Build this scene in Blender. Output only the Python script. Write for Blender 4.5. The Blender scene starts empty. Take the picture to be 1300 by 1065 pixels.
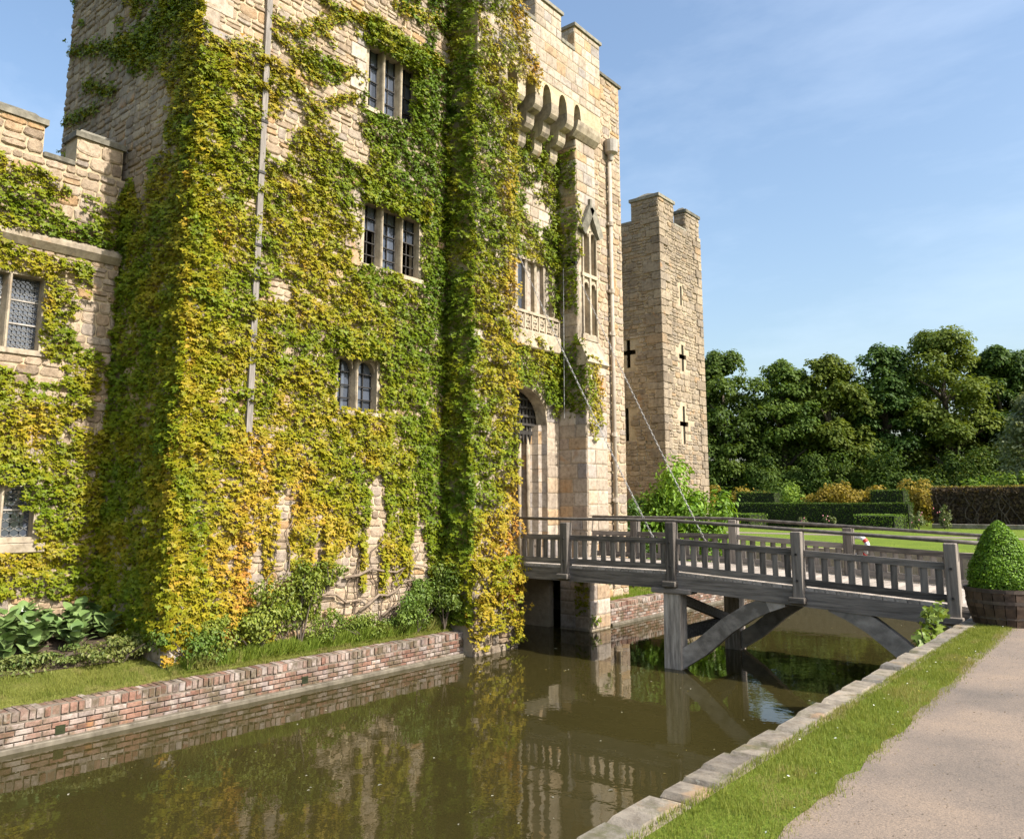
import bpy, math, random
import numpy as np
from mathutils import Vector, Matrix
random.seed(7)
rng = np.random.default_rng(11)
R = math.radians
scene = bpy.context.scene
col = scene.collection

# ------------------------------------------------------------------ camera
cam = bpy.data.cameras.new('camera')
cam_o = bpy.data.objects.new('camera', cam); col.objects.link(cam_o)
PITCH, YAW = math.atan(1018 / 6780.0), R(39.2)
cam_o.location = (0, 0, 1.65)
cam_o.rotation_euler = (math.pi / 2 + PITCH, 0, YAW)
cam.sensor_fit = 'HORIZONTAL'; cam.sensor_width = 36.0
cam.lens = 1018 / 1300 * 36.0
cam.shift_y = -45.5 / 1300
cam.clip_start = 0.1; cam.clip_end = 3000
scene.camera = cam_o

# ------------------------------------------------------------------ sky, sun, exposure
SUN_EL, SUN_AZ = R(42), R(6)          # azimuth measured from +X (facade normal) toward +Y
world = bpy.data.worlds.new('World'); scene.world = world; world.use_nodes = True
wn, wl = world.node_tree.nodes, world.node_tree.links
wn.clear()
sky = wn.new('ShaderNodeTexSky'); sky.sky_type = 'NISHITA'; sky.sun_disc = False
sky.sun_elevation = SUN_EL; sky.sun_rotation = math.pi / 2 - SUN_AZ
sky.air_density = 1.35; sky.dust_density = 3.0; sky.ozone_density = 2.8
bg = wn.new('ShaderNodeBackground'); bg.inputs[1].default_value = 0.15
wo = wn.new('ShaderNodeOutputWorld')
tc = wn.new('ShaderNodeTexCoord'); mp = wn.new('ShaderNodeMapping')
mp.inputs['Rotation'].default_value = (0.3, 0.5, 0.4); mp.inputs['Scale'].default_value = (1.2, 3.2, 5.0)
nz = wn.new('ShaderNodeTexNoise'); nz.inputs['Scale'].default_value = 1.6; nz.inputs['Detail'].default_value = 7; nz.inputs['Roughness'].default_value = 0.6
cr = wn.new('ShaderNodeValToRGB'); cr.color_ramp.elements[0].position = 0.47; cr.color_ramp.elements[1].position = 0.95
cr.color_ramp.elements[0].color = (0, 0, 0, 1); cr.color_ramp.elements[1].color = (0.20, 0.20, 0.20, 1)
mx = wn.new('ShaderNodeMix'); mx.data_type = 'RGBA'
mx.inputs['B'].default_value = (7.0, 7.6, 8.4, 1)
wl.new(tc.outputs['Generated'], mp.inputs['Vector']); wl.new(mp.outputs[0], nz.inputs['Vector'])
wl.new(nz.outputs['Fac'], cr.inputs[0]); wl.new(cr.outputs[0], mx.inputs['Factor'])
wl.new(sky.outputs[0], mx.inputs['A']); wl.new(mx.outputs['Result'], bg.inputs[0]); wl.new(bg.outputs[0], wo.inputs[0])
sun = bpy.data.lights.new('sun', 'SUN'); sun.energy = 5.0; sun.angle = R(0.53); sun.color = (1.0, 0.945, 0.87)
sun_o = bpy.data.objects.new('sun', sun); col.objects.link(sun_o); sun_o.location = (20, 0, 40)
sd = Vector((math.cos(SUN_EL) * math.cos(SUN_AZ), math.cos(SUN_EL) * math.sin(SUN_AZ), math.sin(SUN_EL)))
sun_o.rotation_euler = sd.to_track_quat('Z', 'Y').to_euler()
vs = scene.view_settings
vs.view_transform = 'Standard'; vs.look = 'None'; vs.gamma = 1.0; vs.exposure = 0.68; vs.use_curve_mapping = False
scene.cycles.use_denoising = True
scene.cycles.max_bounces = 7

# ------------------------------------------------------------------ materials
def srgb(r, g, b):
    f = lambda c: (c / 255 / 12.92) if c / 255 <= 0.04045 else ((c / 255 + 0.055) / 1.055) ** 2.4
    return (f(r), f(g), f(b), 1)

def new_mat(name):
    m = bpy.data.materials.new(name); m.use_nodes = True
    return m, m.node_tree.nodes, m.node_tree.links, m.node_tree.nodes['Principled BSDF']

def ramp(n, l, src, stops):
    c = n.new('ShaderNodeValToRGB'); e = c.color_ramp.elements
    e[0].position, e[0].color = stops[0]; e[1].position, e[1].color = stops[-1]
    for p, k in stops[1:-1]:
        x = e.new(p); x.color = k
    l.new(src, c.inputs[0]); return c.outputs[0]

def noise(n, l, scale, detail=5, rough=0.6, coord=None, dist=0):
    t = n.new('ShaderNodeTexNoise'); t.inputs['Scale'].default_value = scale; t.inputs['Detail'].default_value = detail
    t.inputs['Roughness'].default_value = rough; t.inputs['Distortion'].default_value = dist
    if coord is not None: l.new(coord, t.inputs['Vector'])
    return t.outputs['Fac']

def mixc(n, l, fac, a, b, mode='MIX'):
    m = n.new('ShaderNodeMix'); m.data_type = 'RGBA'; m.blend_type = mode
    for s, v in (('Factor', fac), ('A', a), ('B', b)):
        if hasattr(v, 'is_linked'): l.new(v, m.inputs[s])
        else: m.inputs[s].default_value = v
    return m.outputs['Result']

def mathn(n, l, op, a, b=0.0):
    m = n.new('ShaderNodeMath'); m.operation = op
    for i, v in ((0, a), (1, b)):
        if hasattr(v, 'is_linked'): l.new(v, m.inputs[i])
        else: m.inputs[i].default_value = v
    return m.outputs[0]

def wpos(n):
    return n.new('ShaderNodeNewGeometry').outputs['Position']

def bump(n, l, h, p, strength, dist):
    b = n.new('ShaderNodeBump'); b.inputs['Strength'].default_value = strength; b.inputs['Distance'].default_value = dist
    l.new(h, b.inputs['Height']); l.new(b.outputs[0], p.inputs['Normal'])

def piece_random(n, l):
    a = n.new('ShaderNodeObjectInfo').outputs['Random']; b = n.new('ShaderNodeNewGeometry').outputs['Random Per Island']
    return mathn(n, l, 'FRACT', mathn(n, l, 'ADD', a, mathn(n, l, 'MULTIPLY', b, 7.31)))

def stone_mat(name, stops, stain=0.5, bumpd=0.02, scale=9.0):
    m, n, l, p = new_mat(name)
    base = ramp(n, l, piece_random(n, l), stops)
    co = wpos(n)
    g = ramp(n, l, noise(n, l, scale, 8, 0.7, co), [(0.3, (0.55, 0.52, 0.48, 1)), (0.55, (1, 1, 1, 1)), (0.8, (1.15, 1.1, 1.0, 1))])
    c = mixc(n, l, 1.0, base, g, 'MULTIPLY')
    big = ramp(n, l, noise(n, l, 0.7, 6, 0.7, co), [(0.42, (1, 1, 1, 1)), (0.72, (1 - stain * .6, 1 - stain * .6, 1 - stain * .55, 1))])
    c = mixc(n, l, 1.0, c, big, 'MULTIPLY')
    mpg = n.new('ShaderNodeMapping'); mpg.inputs['Scale'].default_value = (2.2, 2.2, 0.22); l.new(co, mpg.inputs['Vector'])
    sk = ramp(n, l, noise(n, l, 1.6, 5, 0.65, mpg.outputs[0]), [(0.50, (1, 1, 1, 1)), (0.68, (1 - stain * .55, 1 - stain * .55, 1 - stain * .5, 1))])
    c = mixc(n, l, 1.0, c, sk, 'MULTIPLY')
    li = ramp(n, l, noise(n, l, 17, 4, 0.6, co), [(0.64, (0, 0, 0, 1)), (0.70, (0.5, 0.5, 0.5, 1))])
    c = mixc(n, l, li, c, (0.30, 0.29, 0.235, 1))
    o = ramp(n, l, noise(n, l, 2.3, 5, 0.6, co), [(0.62, (0, 0, 0, 1)), (0.74, (0.55, 0.55, 0.55, 1))])
    c = mixc(n, l, o, c, (0.42, 0.22, 0.085, 1))
    l.new(c, p.inputs['Base Color']); p.inputs['Roughness'].default_value = 0.92; p.inputs['Specular IOR Level'].default_value = 0.2
    bump(n, l, noise(n, l, scale * 3.5, 8, 0.7, co), p, 0.9, bumpd)
    return m

def plain(name, c1, c2, scale=8, rough=0.85, bumps=0.4, bumpd=0.01, spec=0.3, stretch=None, detail=6, metal=0):
    m, n, l, p = new_mat(name)
    co = wpos(n)
    if stretch:
        k = n.new('ShaderNodeTexCoord'); mpn = n.new('ShaderNodeMapping'); mpn.inputs['Scale'].default_value = stretch
        l.new(k.outputs['Object'], mpn.inputs['Vector']); co = mpn.outputs[0]
    f = noise(n, l, scale, detail, 0.65, co)
    pr = piece_random(n, l)
    f2 = mathn(n, l, 'ADD', f, mathn(n, l, 'MULTIPLY', mathn(n, l, 'SUBTRACT', pr, 0.5), 0.35))
    c = ramp(n, l, f2, [(0.3, c1), (0.7, c2)])
    l.new(c, p.inputs['Base Color']); p.inputs['Roughness'].default_value = rough; p.inputs['Specular IOR Level'].default_value = spec
    p.inputs['Metallic'].default_value = metal
    bump(n, l, f, p, bumps, bumpd)
    return m

def leaf_mat(name, trans=0.3, rough=0.5, spec=0.4):
    m, n, l, p = new_mat(name)
    a = n.new('ShaderNodeAttribute'); a.attribute_name = 'col'
    l.new(a.outputs['Color'], p.inputs['Base Color']); p.inputs['Roughness'].default_value = rough; p.inputs['Specular IOR Level'].default_value = spec
    t = n.new('ShaderNodeBsdfTranslucent'); mxs = n.new('ShaderNodeMixShader'); mxs.inputs[0].default_value = trans
    l.new(mixc(n, l, 1.0, a.outputs['Color'], (1.25, 1.2, 0.6, 1), 'MULTIPLY'), t.inputs['Color'])
    out = n['Material Output']
    l.new(p.outputs[0], mxs.inputs[1]); l.new(t.outputs[0], mxs.inputs[2]); l.new(mxs.outputs[0], out.inputs['Surface'])
    return m

RUB = [(0.0, (0.297, 0.225, 0.157, 1)), (0.2, (0.408, 0.312, 0.213, 1)), (0.45, (0.474, 0.370, 0.259, 1)), (0.62, (0.341, 0.283, 0.228, 1)), (0.8, (0.490, 0.392, 0.284, 1)), (0.95, (0.431, 0.276, 0.141, 1)), (1.0, (0.371, 0.283, 0.197, 1))]
TOW = [(0.0, (0.262, 0.210, 0.151, 1)), (0.25, (0.347, 0.275, 0.194, 1)), (0.5, (0.400, 0.320, 0.222, 1)), (0.7, (0.307, 0.254, 0.194, 1)), (0.88, (0.418, 0.338, 0.238, 1)), (0.95, (0.387, 0.272, 0.161, 1)), (1.0, (0.342, 0.275, 0.199, 1))]  # tower stone; darkened partly as shade for the gatehouse side wall
ASH = [(0.0, (0.379, 0.311, 0.235, 1)), (0.3, (0.470, 0.386, 0.293, 1)), (0.6, (0.516, 0.437, 0.350, 1)), (0.8, (0.318, 0.282, 0.252, 1)), (0.92, (0.470, 0.311, 0.163, 1)), (1.0, (0.440, 0.363, 0.276, 1))]
BRK = [(0.0, (0.22, 0.12, 0.085, 1)), (0.2, (0.28, 0.15, 0.105, 1)), (0.45, (0.31, 0.20, 0.15, 1)), (0.65, (0.36, 0.27, 0.22, 1)), (0.88, (0.44, 0.37, 0.32, 1)), (1.0, (0.22, 0.16, 0.125, 1))]
M = {}
M['rubble'] = stone_mat('rubble_stone', RUB, 0.35)
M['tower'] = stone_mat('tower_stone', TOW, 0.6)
M['ashlar'] = stone_mat('ashlar_stone', ASH, 0.35, 0.008)
M['dressed'] = stone_mat('dressed_stone', [(0, (0.42, 0.35, 0.25, 1)), (0.5, (0.50, 0.42, 0.30, 1)), (1, (0.44, 0.37, 0.27, 1))], 0.75, 0.006, 6)
M['mortar'] = plain('mortar', (0.36, 0.285, 0.18, 1), (0.52, 0.42, 0.275, 1), 6, 0.95, 0.9, 0.03)
M['mortar_grey'] = plain('mortar_weathered_shade', (0.31, 0.25, 0.17, 1), (0.46, 0.375, 0.255, 1), 6, 0.95, 0.9, 0.03)  # weathered mortar; its darker tone also adds shade on the gatehouse side
M['coping'] = plain('weathered_coping', (0.10, 0.092, 0.07, 1), (0.27, 0.245, 0.19, 1), 7, 0.95, 0.6, 0.015)
M['brick'] = stone_mat('old_brick', BRK, 0.75, 0.01, 14)
def add_moss(m, lo, hi, colour, scale):
    n, l = m.node_tree.nodes, m.node_tree.links; p = n['Principled BSDF']
    src = p.inputs['Base Color'].links[0].from_socket; co = wpos(n)
    f = ramp(n, l, noise(n, l, scale, 7, 0.7, co), [(lo, (0, 0, 0, 1)), (hi, (0.85, 0.85, 0.85, 1))])
    l.new(mixc(n, l, f, src, colour), p.inputs['Base Color'])
add_moss(M['brick'], 0.47, 0.60, (0.10, 0.08, 0.045, 1), 3.1)
add_moss(M['brick'], 0.56, 0.66, (0.36, 0.31, 0.26, 1), 1.7)
M['brick_mortar'] = plain('brick_mortar', (0.15, 0.12, 0.09, 1), (0.30, 0.25, 0.195, 1), 9, 0.95, 0.6, 0.01)
M['ledge'] = plain('wet_stone_ledge', (0.085, 0.072, 0.05, 1), (0.22, 0.19, 0.14, 1), 5, 0.6, 0.5, 0.01)
M['bank_stone'] = stone_mat('bank_coping_stone', [(0, (0.25, 0.215, 0.165, 1)), (0.5, (0.34, 0.29, 0.22, 1)), (1, (0.22, 0.20, 0.165, 1))], 0.6, 0.012)
WD = ((0.07, 0.06, 0.05, 1), (0.28, 0.24, 0.20, 1))
add_moss(M['bank_stone'], 0.52, 0.64, (0.10, 0.095, 0.045, 1), 2.6)
add_moss(M['bank_stone'], 0.58, 0.68, (0.33, 0.22, 0.12, 1), 1.9)
M['timber'] = plain('weathered_timber', *WD, 1.6, 0.85, 0.9, 0.008, stretch=(1.0, 14, 14))
M['timber_v'] = plain('weathered_upright_timber', *WD, 1.6, 0.85, 0.9, 0.008, stretch=(14, 14, 1.0))
M['brace'] = plain('bleached_brace_timber', (0.15, 0.13, 0.105, 1), (0.46, 0.395, 0.325, 1), 1.5, 0.85, 0.9, 0.01, stretch=(2, 9, 3))
M['pile'] = plain('bleached_pile_timber', (0.20, 0.17, 0.14, 1), (0.66, 0.57, 0.47, 1), 1.5, 0.85, 0.9, 0.012, stretch=(9, 9, 1.0))
M['deck'] = plain('deck_board', (0.22, 0.19, 0.155, 1), (0.44, 0.38, 0.32, 1), 1.6, 0.9, 0.7, 0.006, stretch=(14, 1, 14))
M['handrail'] = plain('handrail_timber', (0.07, 0.06, 0.05, 1), (0.19, 0.165, 0.14, 1), 8, 0.7, 0.3, 0.004)
M['pipe'] = plain('painted_pipe', (0.30, 0.27, 0.23, 1), (0.48, 0.44, 0.39, 1), 5, 0.6, 0.2, 0.003)
M['downpipe'] = plain('sandy_pipe', (0.30, 0.25, 0.19, 1), (0.47, 0.41, 0.33, 1), 5, 0.65, 0.2, 0.003)
M['trunk'] = plain('weathered_batten', (0.17, 0.15, 0.13, 1), (0.36, 0.32, 0.28, 1), 3, 0.8, 0.5, 0.005, stretch=(9, 9, 1))
M['iron'] = plain('dark_iron', (0.018, 0.016, 0.014, 1), (0.05, 0.045, 0.04, 1), 10, 0.6, 0.3, 0.003)
M['lead'] = plain('lead_came', (0.07, 0.07, 0.07, 1), (0.15, 0.15, 0.15, 1), 10, 0.5, 0.2, 0.002)
M['paleLead'] = plain('pale_lead_came', (0.11, 0.11, 0.11, 1), (0.2, 0.2, 0.19, 1), 10, 0.5, 0.2, 0.002)
M['chain'] = plain('chain_steel', (0.22, 0.21, 0.20, 1), (0.42, 0.41, 0.39, 1), 12, 0.5, 0.2, 0.002, metal=0.4)
M['door'] = plain('oak_door', (0.06, 0.04, 0.025, 1), (0.14, 0.10, 0.06, 1), 7, 0.8, 0.4, 0.006)
M['barrel'] = plain('barrel_oak', (0.03, 0.02, 0.014, 1), (0.10, 0.066, 0.045, 1), 7, 0.8, 0.5, 0.006)
M['hoop'] = plain('rusty_hoop', (0.04, 0.03, 0.026, 1), (0.09, 0.07, 0.055, 1), 12, 0.7, 0.3, 0.003)
M['soil'] = plain('soil', (0.06, 0.042, 0.028, 1), (0.16, 0.12, 0.08, 1), 10, 0.95, 1.0, 0.03)
M['bark'] = plain('bark', (0.045, 0.035, 0.025, 1), (0.12, 0.095, 0.07, 1), 6, 0.9, 0.8, 0.03)
M['vine'] = plain('vine_bark', (0.10, 0.072, 0.05, 1), (0.25, 0.19, 0.135, 1), 14, 0.9, 0.6, 0.008)
M['ivy'] = leaf_mat('ivy_leaf', 0.2, 0.5, 0.16)
M['leaf'] = leaf_mat('broad_leaf', 0.3, 0.5, 0.35)
M['tree'] = leaf_mat('tree_leaf', 0.4, 0.6, 0.2)
M['grass'] = leaf_mat('grass_blade', 0.35, 0.6, 0.2)
M['hedgecore'] = plain('hedge_core', (0.012, 0.016, 0.006, 1), (0.03, 0.035, 0.012, 1), 6, 0.95, 1.0, 0.05)
M['hedgebrown'] = plain('hedge_brown_core', (0.03, 0.02, 0.014, 1), (0.075, 0.05, 0.035, 1), 4, 0.95, 1.0, 0.05, stretch=(2, 2, 0.4))
M['white'] = plain('white_plastic', (0.7, 0.7, 0.69, 1), (0.82, 0.82, 0.8, 1), 4, 0.5, 0.1, 0.002)
M['red'] = plain('red_plastic', (0.45, 0.03, 0.03, 1), (0.6, 0.05, 0.04, 1), 4, 0.5, 0.1, 0.002)
M['petal'] = plain('petal', (0.65, 0.16, 0.22, 1), (0.8, 0.4, 0.42, 1), 20, 0.7, 0.1, 0.002)

def glass_mat(name, c, rough):
    m, n, l, p = new_mat(name)
    co = wpos(n); f = noise(n, l, 2.5, 3, 0.5, co)
    pr = piece_random(n, l)
    l.new(ramp(n, l, pr, [(0, tuple(x * 0.5 for x in c[:3]) + (1,)), (1, c)]), p.inputs['Base Color'])
    p.inputs['Roughness'].default_value = rough; p.inputs['IOR'].default_value = 1.52; p.inputs['Specular IOR Level'].default_value = 0.9
    bump(n, l, f, p, 0.3, 0.02)
    return m
M['glass'] = glass_mat('old_window_glass', (0.085, 0.10, 0.13, 1), 0.06)

# water
m, n, l, p = new_mat('moat_water'); M['water'] = m
co = wpos(n)
p.inputs['Roughness'].default_value = 0.015; p.inputs['IOR'].default_value = 1.33
l.new(ramp(n, l, noise(n, l, 0.25, 4, 0.5, co), [(0.3, (0.029, 0.0245, 0.0075, 1)), (0.7, (0.041, 0.034, 0.0105, 1))]), p.inputs['Base Color'])
wv = mathn(n, l, 'ADD', noise(n, l, 2.2, 3, 0.5, co), mathn(n, l, 'MULTIPLY', noise(n, l, 9, 2, 0.5, co), 0.25))
bump(n, l, wv, p, 0.12, 0.02)

# path, lawn, bank
m, n, l, p = new_mat('gravel_tarmac'); M['path'] = m
co = wpos(n)
a_ = ramp(n, l, noise(n, l, 0.55, 5, 0.6, co), [(0.36, (0.135, 0.11, 0.088, 1)), (0.5, (0.20, 0.155, 0.118, 1)), (0.66, (0.27, 0.20, 0.14, 1))])
b_ = ramp(n, l, noise(n, l, 90, 3, 0.8, co), [(0.3, (0.55, 0.55, 0.56, 1)), (0.5, (1, 1, 1, 1)), (0.72, (1.35, 1.3, 1.22, 1))])
l.new(mixc(n, l, 1.0, a_, b_, 'MULTIPLY'), p.inputs['Base Color']); p.inputs['Roughness'].default_value = 0.95
bump(n, l, noise(n, l, 70, 4, 0.7, co), p, 0.8, 0.006)
def lawn_mat(name, c1, c2):
    m, n, l, p = new_mat(name); co = wpos(n)
    a_ = ramp(n, l, noise(n, l, 0.5, 6, 0.65, co), [(0.3, c1), (0.7, c2)])
    b_ = ramp(n, l, noise(n, l, 30, 4, 0.7, co), [(0.3, (0.6, 0.65, 0.5, 1)), (0.7, (1.3, 1.25, 1.3, 1))])
    l.new(mixc(n, l, 1.0, a_, b_, 'MULTIPLY'), p.inputs['Base Color']); p.inputs['Roughness'].default_value = 0.95
    p.inputs['Specular IOR Level'].default_value = 0.1
    bump(n, l, noise(n, l, 40, 4, 0.7, co), p, 1.0, 0.04)
    return m
M['lawn'] = lawn_mat('lawn', (0.115, 0.17, 0.022, 1), (0.18, 0.235, 0.03, 1))
M['bank'] = lawn_mat('bank_turf', (0.11, 0.145, 0.024, 1), (0.20, 0.19, 0.05, 1))

# ------------------------------------------------------------------ object helpers
WL = {}
def reg(o, loc): WL[o.name] = Vector(loc)
def props(o, label=None, cat=None, group=None, kind=None):
    if label: o['label'] = label
    if cat: o['category'] = cat
    if group: o['group'] = group
    if kind: o['kind'] = kind
    return o
def empty(name, loc, label, cat, group=None):
    o = bpy.data.objects.new(name, None); col.objects.link(o); o.location = loc; o.empty_display_size = 0.3
    reg(o, loc); return props(o, label, cat, group)
def link(name, me, mat, parent, origin):
    o = bpy.data.objects.new(name, me); col.objects.link(o)
    if mat is not None and not me.materials: me.materials.append(mat)
    o.location = Vector(origin) - (WL[parent.name] if parent else Vector((0, 0, 0)))
    if parent: o.parent = parent
    reg(o, origin); return o
class MB:
    def __init__(s): s.v = []; s.f = []
    def quad(s, *p):
        i = len(s.v); s.v += [tuple(x) for x in p]; s.f.append(tuple(range(i, i + len(p)))); return s
    def hexa(s, c):        # 8 corners: bottom ring (ccw from above), top ring
        i = len(s.v); s.v += [tuple(x) for x in c]
        s.f += [tuple(i + k for k in q) for q in ((3, 2, 1, 0), (4, 5, 6, 7), (0, 1, 5, 4), (1, 2, 6, 5), (2, 3, 7, 6), (3, 0, 4, 7))]; return s
    def box(s, x0, x1, y0, y1, z0, z1):
        return s.hexa([(x0, y0, z0), (x1, y0, z0), (x1, y1, z0), (x0, y1, z0), (x0, y0, z1), (x1, y0, z1), (x1, y1, z1), (x0, y1, z1)])
    def bbox(s, x0, x1, y0, y1, z0, z1, b=0.01):   # box with chamfered top and upright edges
        i = len(s.v)
        def ring(x0, x1, y0, y1, z, c): return [(x0 + c, y0, z), (x1 - c, y0, z), (x1, y0 + c, z), (x1, y1 - c, z), (x1 - c, y1, z), (x0 + c, y1, z), (x0, y1 - c, z), (x0, y0 + c, z)]
        rings = [ring(x0 + b, x1 - b, y0 + b, y1 - b, z0, b), ring(x0, x1, y0, y1, z0 + b, b), ring(x0, x1, y0, y1, z1 - b, b), ring(x0 + b, x1 - b, y0 + b, y1 - b, z1, b)]
        for r_ in rings: s.v += r_
        for k in range(3):
            for j in range(8): s.f.append((i + k * 8 + j, i + k * 8 + (j + 1) % 8, i + (k + 1) * 8 + (j + 1) % 8, i + (k + 1) * 8 + j))
        s.f.append(tuple(i + j for j in range(7, -1, -1))); s.f.append(tuple(i + 24 + j for j in range(8))); return s
    def beam(s, a, b, w, h, up=(0, 0, 1)):
        a, b = Vector(a), Vector(b); d = (b - a).normalized(); u = Vector(up)
        sx = d.cross(u).normalized(); uz = sx.cross(d).normalized()
        c = []
        for q in (a, b): c.append([q + sx * w / 2 * i + uz * h / 2 * j for i, j in ((-1, -1), (1, -1), (1, 1), (-1, 1))])
        i = len(s.v); s.v += [tuple(x) for r_ in c for x in r_]
        s.f += [tuple(i + k for k in q) for q in ((0, 1, 2, 3), (7, 6, 5, 4), (0, 4, 5, 1), (1, 5, 6, 2), (2, 6, 7, 3), (3, 7, 4, 0))]; return s
    def tube(s, pts, rad, n=8, cap=True):
        pts = [Vector(p) for p in pts]; i0 = len(s.v)
        rads = rad if hasattr(rad, '__len__') else [rad] * len(pts)
        for k, p in enumerate(pts):
            d = (pts[min(k + 1, len(pts) - 1)] - pts[max(k - 1, 0)]).normalized()
            a = d.cross(Vector((0.31, 0.2, 0.93)) if abs(d.z) < 0.95 else Vector((1, 0, 0))).normalized(); b = d.cross(a)
            for j in range(n):
                t = 2 * math.pi * j / n; s.v.append(tuple(p + (a * math.cos(t) + b * math.sin(t)) * rads[k]))
        for k in range(len(pts) - 1):
            for j in range(n):
                s.f.append((i0 + k * n + j, i0 + k * n + (j + 1) % n, i0 + (k + 1) * n + (j + 1) % n, i0 + (k + 1) * n + j))
        if cap:
            s.f.append(tuple(i0 + j for j in range(n - 1, -1, -1))); e = i0 + (len(pts) - 1) * n; s.f.append(tuple(e + j for j in range(n)))
        return s
    def prism(s, poly, fn, d0, d1):      # polygon (a,b) extruded along third coordinate; fn(a,b,d)->xyz
        i = len(s.v); k = len(poly)
        s.v += [tuple(fn(a, b, d0)) for a, b in poly] + [tuple(fn(a, b, d1)) for a, b in poly]
        s.f.append(tuple(i + j for j in range(k))); s.f.append(tuple(i + k + j for j in range(k - 1, -1, -1)))
        for j in range(k): s.f.append((i + j, i + k + j, i + k + (j + 1) % k, i + (j + 1) % k))
        return s
    def build(s, name, mat, parent=None, smooth=False, base=False):
        v = np.array(s.v, dtype=float); c = (v.min(0) + v.max(0)) / 2
        if base: c[2] = v[:, 2].min()
        me = bpy.data.meshes.new(name); me.from_pydata((v - c).tolist(), [], s.f); me.update()
        if smooth: me.polygons.foreach_set('use_smooth', [True] * len(me.polygons))
        return link(name, me, mat, parent, c)

# wall frames: point from (u along wall, v up, d outward)
def fx(X): return (lambda u, v, d=0.0: (X + d, u, v)), Matrix(((0, 0, 1), (1, 0, 0), (0, 1, 0)))
def fy(Y): return (lambda u, v, d=0.0: (u, Y - d, v)), Matrix(((1, 0, 0), (0, 0, -1), (0, 1, 0)))

def panel(frame, u0, u1, v0, v1, openings, thick, mb=None):
    mb = mb or MB(); f = frame[0]
    us = sorted({u0, u1, *[o[0] for o in openings], *[o[1] for o in openings]}); vv = sorted({v0, v1, *[o[2] for o in openings], *[o[3] for o in openings]})
    for a, b in zip(us, us[1:]):
        for c, d in zip(vv, vv[1:]):
            if any(o[0] <= (a + b) / 2 <= o[1] and o[2] <= (c + d) / 2 <= o[3] for o in openings): continue
            mb.quad(f(a, c), f(b, c), f(b, d), f(a, d)); mb.quad(f(a, d, -thick), f(b, d, -thick), f(b, c, -thick), f(a, c, -thick))
    for o in openings:
        mb.quad(f(o[0], o[2]), f(o[0], o[2], -thick), f(o[1], o[2], -thick), f(o[1], o[2])); mb.quad(f(o[0], o[3]), f(o[1], o[3]), f(o[1], o[3], -thick), f(o[0], o[3], -thick))
        mb.quad(f(o[0], o[2]), f(o[0], o[3]), f(o[0], o[3], -thick), f(o[0], o[2], -thick)); mb.quad(f(o[1], o[2]), f(o[1], o[2], -thick), f(o[1], o[3], -thick), f(o[1], o[3]))
    for (a, c, b, d) in ((u0, v0, u1, v0), (u1, v0, u1, v1), (u1, v1, u0, v1), (u0, v1, u0, v0)):
        mb.quad(f(a, c), f(a, c, -thick), f(b, d, -thick), f(b, d))
    return mb

# ------------------------------------------------------------------ stones
def unit_stone(seed, rough):
    r_ = random.Random(seed); j = lambda a: (r_.random() - 0.5) * a
    q = [(-.5, -.5), (.5, -.5), (.5, .5), (-.5, .5)]
    if rough > .1:
        q = [(-.47, -.3), (-.36, -.5), (.0, -.49), (.37, -.5), (.48, -.28), (.47, .3), (.36, .5), (.0, .48), (-.37, .5), (-.48, .28)]
    K = len(q)
    a = [(x + j(rough) * .45, y + j(rough) * .8) for x, y in q]
    v = [(x, y, 0) for x, y in a] + [(x * .985, y * .96, .55 + j(.15)) for x, y in a]
    v += [(x * (.88 - rough * .2), y * (.76 - rough * .2), 1 + j(rough * 1.4)) for x, y in a]
    f = [tuple(range(2 * K, 3 * K))]
    for k in range(K):
        n_ = (k + 1) % K; f += [(k, n_, K + n_, K + k), (K + k, K + n_, 2 * K + n_, 2 * K + k)]
    return v, f
STONE_V = {k: [unit_stone(100 * i + 3, rr) for i in range(9)] for k, rr in (('r', .2), ('a', .03), ('b', .04))}
_sm = {}
def stone_mesh(kind, i, mat):
    key = (kind, i, mat)
    if key not in _sm:
        v, f = STONE_V[kind][i]; me = bpy.data.meshes.new('stone'); me.from_pydata(v, [], f); me.update(); me.materials.append(M[mat]); _sm[key] = me
    return _sm[key]
def courses(u0, u1, v0, v1, hr, wr, holes=(), seed=1, gap=0.014):
    r_ = random.Random(seed); out = []; v = v0
    while v < v1 - 0.03:
        h = min(r_.uniform(*hr), v1 - v)
        if v1 - v - h < hr[0] * .5: h = v1 - v
        u = u0
        while u < u1 - 0.02:
            w = min(r_.uniform(*wr), u1 - u)
            if u1 - u - w < wr[0] * .5: w = u1 - u
            segs = [(u, v, w, h)]
            if h > hr[0] * 1.5 and r_.random() < .35: segs = [(u, v, w, h * .5), (u, v + h * .5, w, h * .5)]
            for (a, b, c, d) in segs:
                if not any(a + c > o[0] + .01 and a < o[1] - .01 and b + d > o[2] + .01 and b < o[3] - .01 for o in holes):
                    out.append((a + c / 2, b + d / 2, c - gap, d - gap))
            u += w
        v += h
    return out
def lay(parent, frame, items, depth, kind, mat, single, name='stone', rest=None, seed=5):
    """single: how many are objects of their own; the others go on to rest (list collected for one joined part)."""
    r_ = random.Random(seed); f, rot = frame; items = list(items); r_.shuffle(items)
    for k, (u, v, w, h) in enumerate(items):
        i = r_.randrange(9); d = depth * r_.uniform(.55, 1.3)
        if k < single:
            me = stone_mesh(kind, i, mat); o = bpy.data.objects.new(name, me); col.objects.link(o)
            o.parent = parent
            p = Vector(f(u, v)); o.matrix_local = Matrix.Translation(p - WL[parent.name]) @ rot.to_4x4() @ Matrix.Diagonal((w, h, d, 1))
        else:
            rest.append((f, i, kind, u, v, w, h, d))
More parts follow.
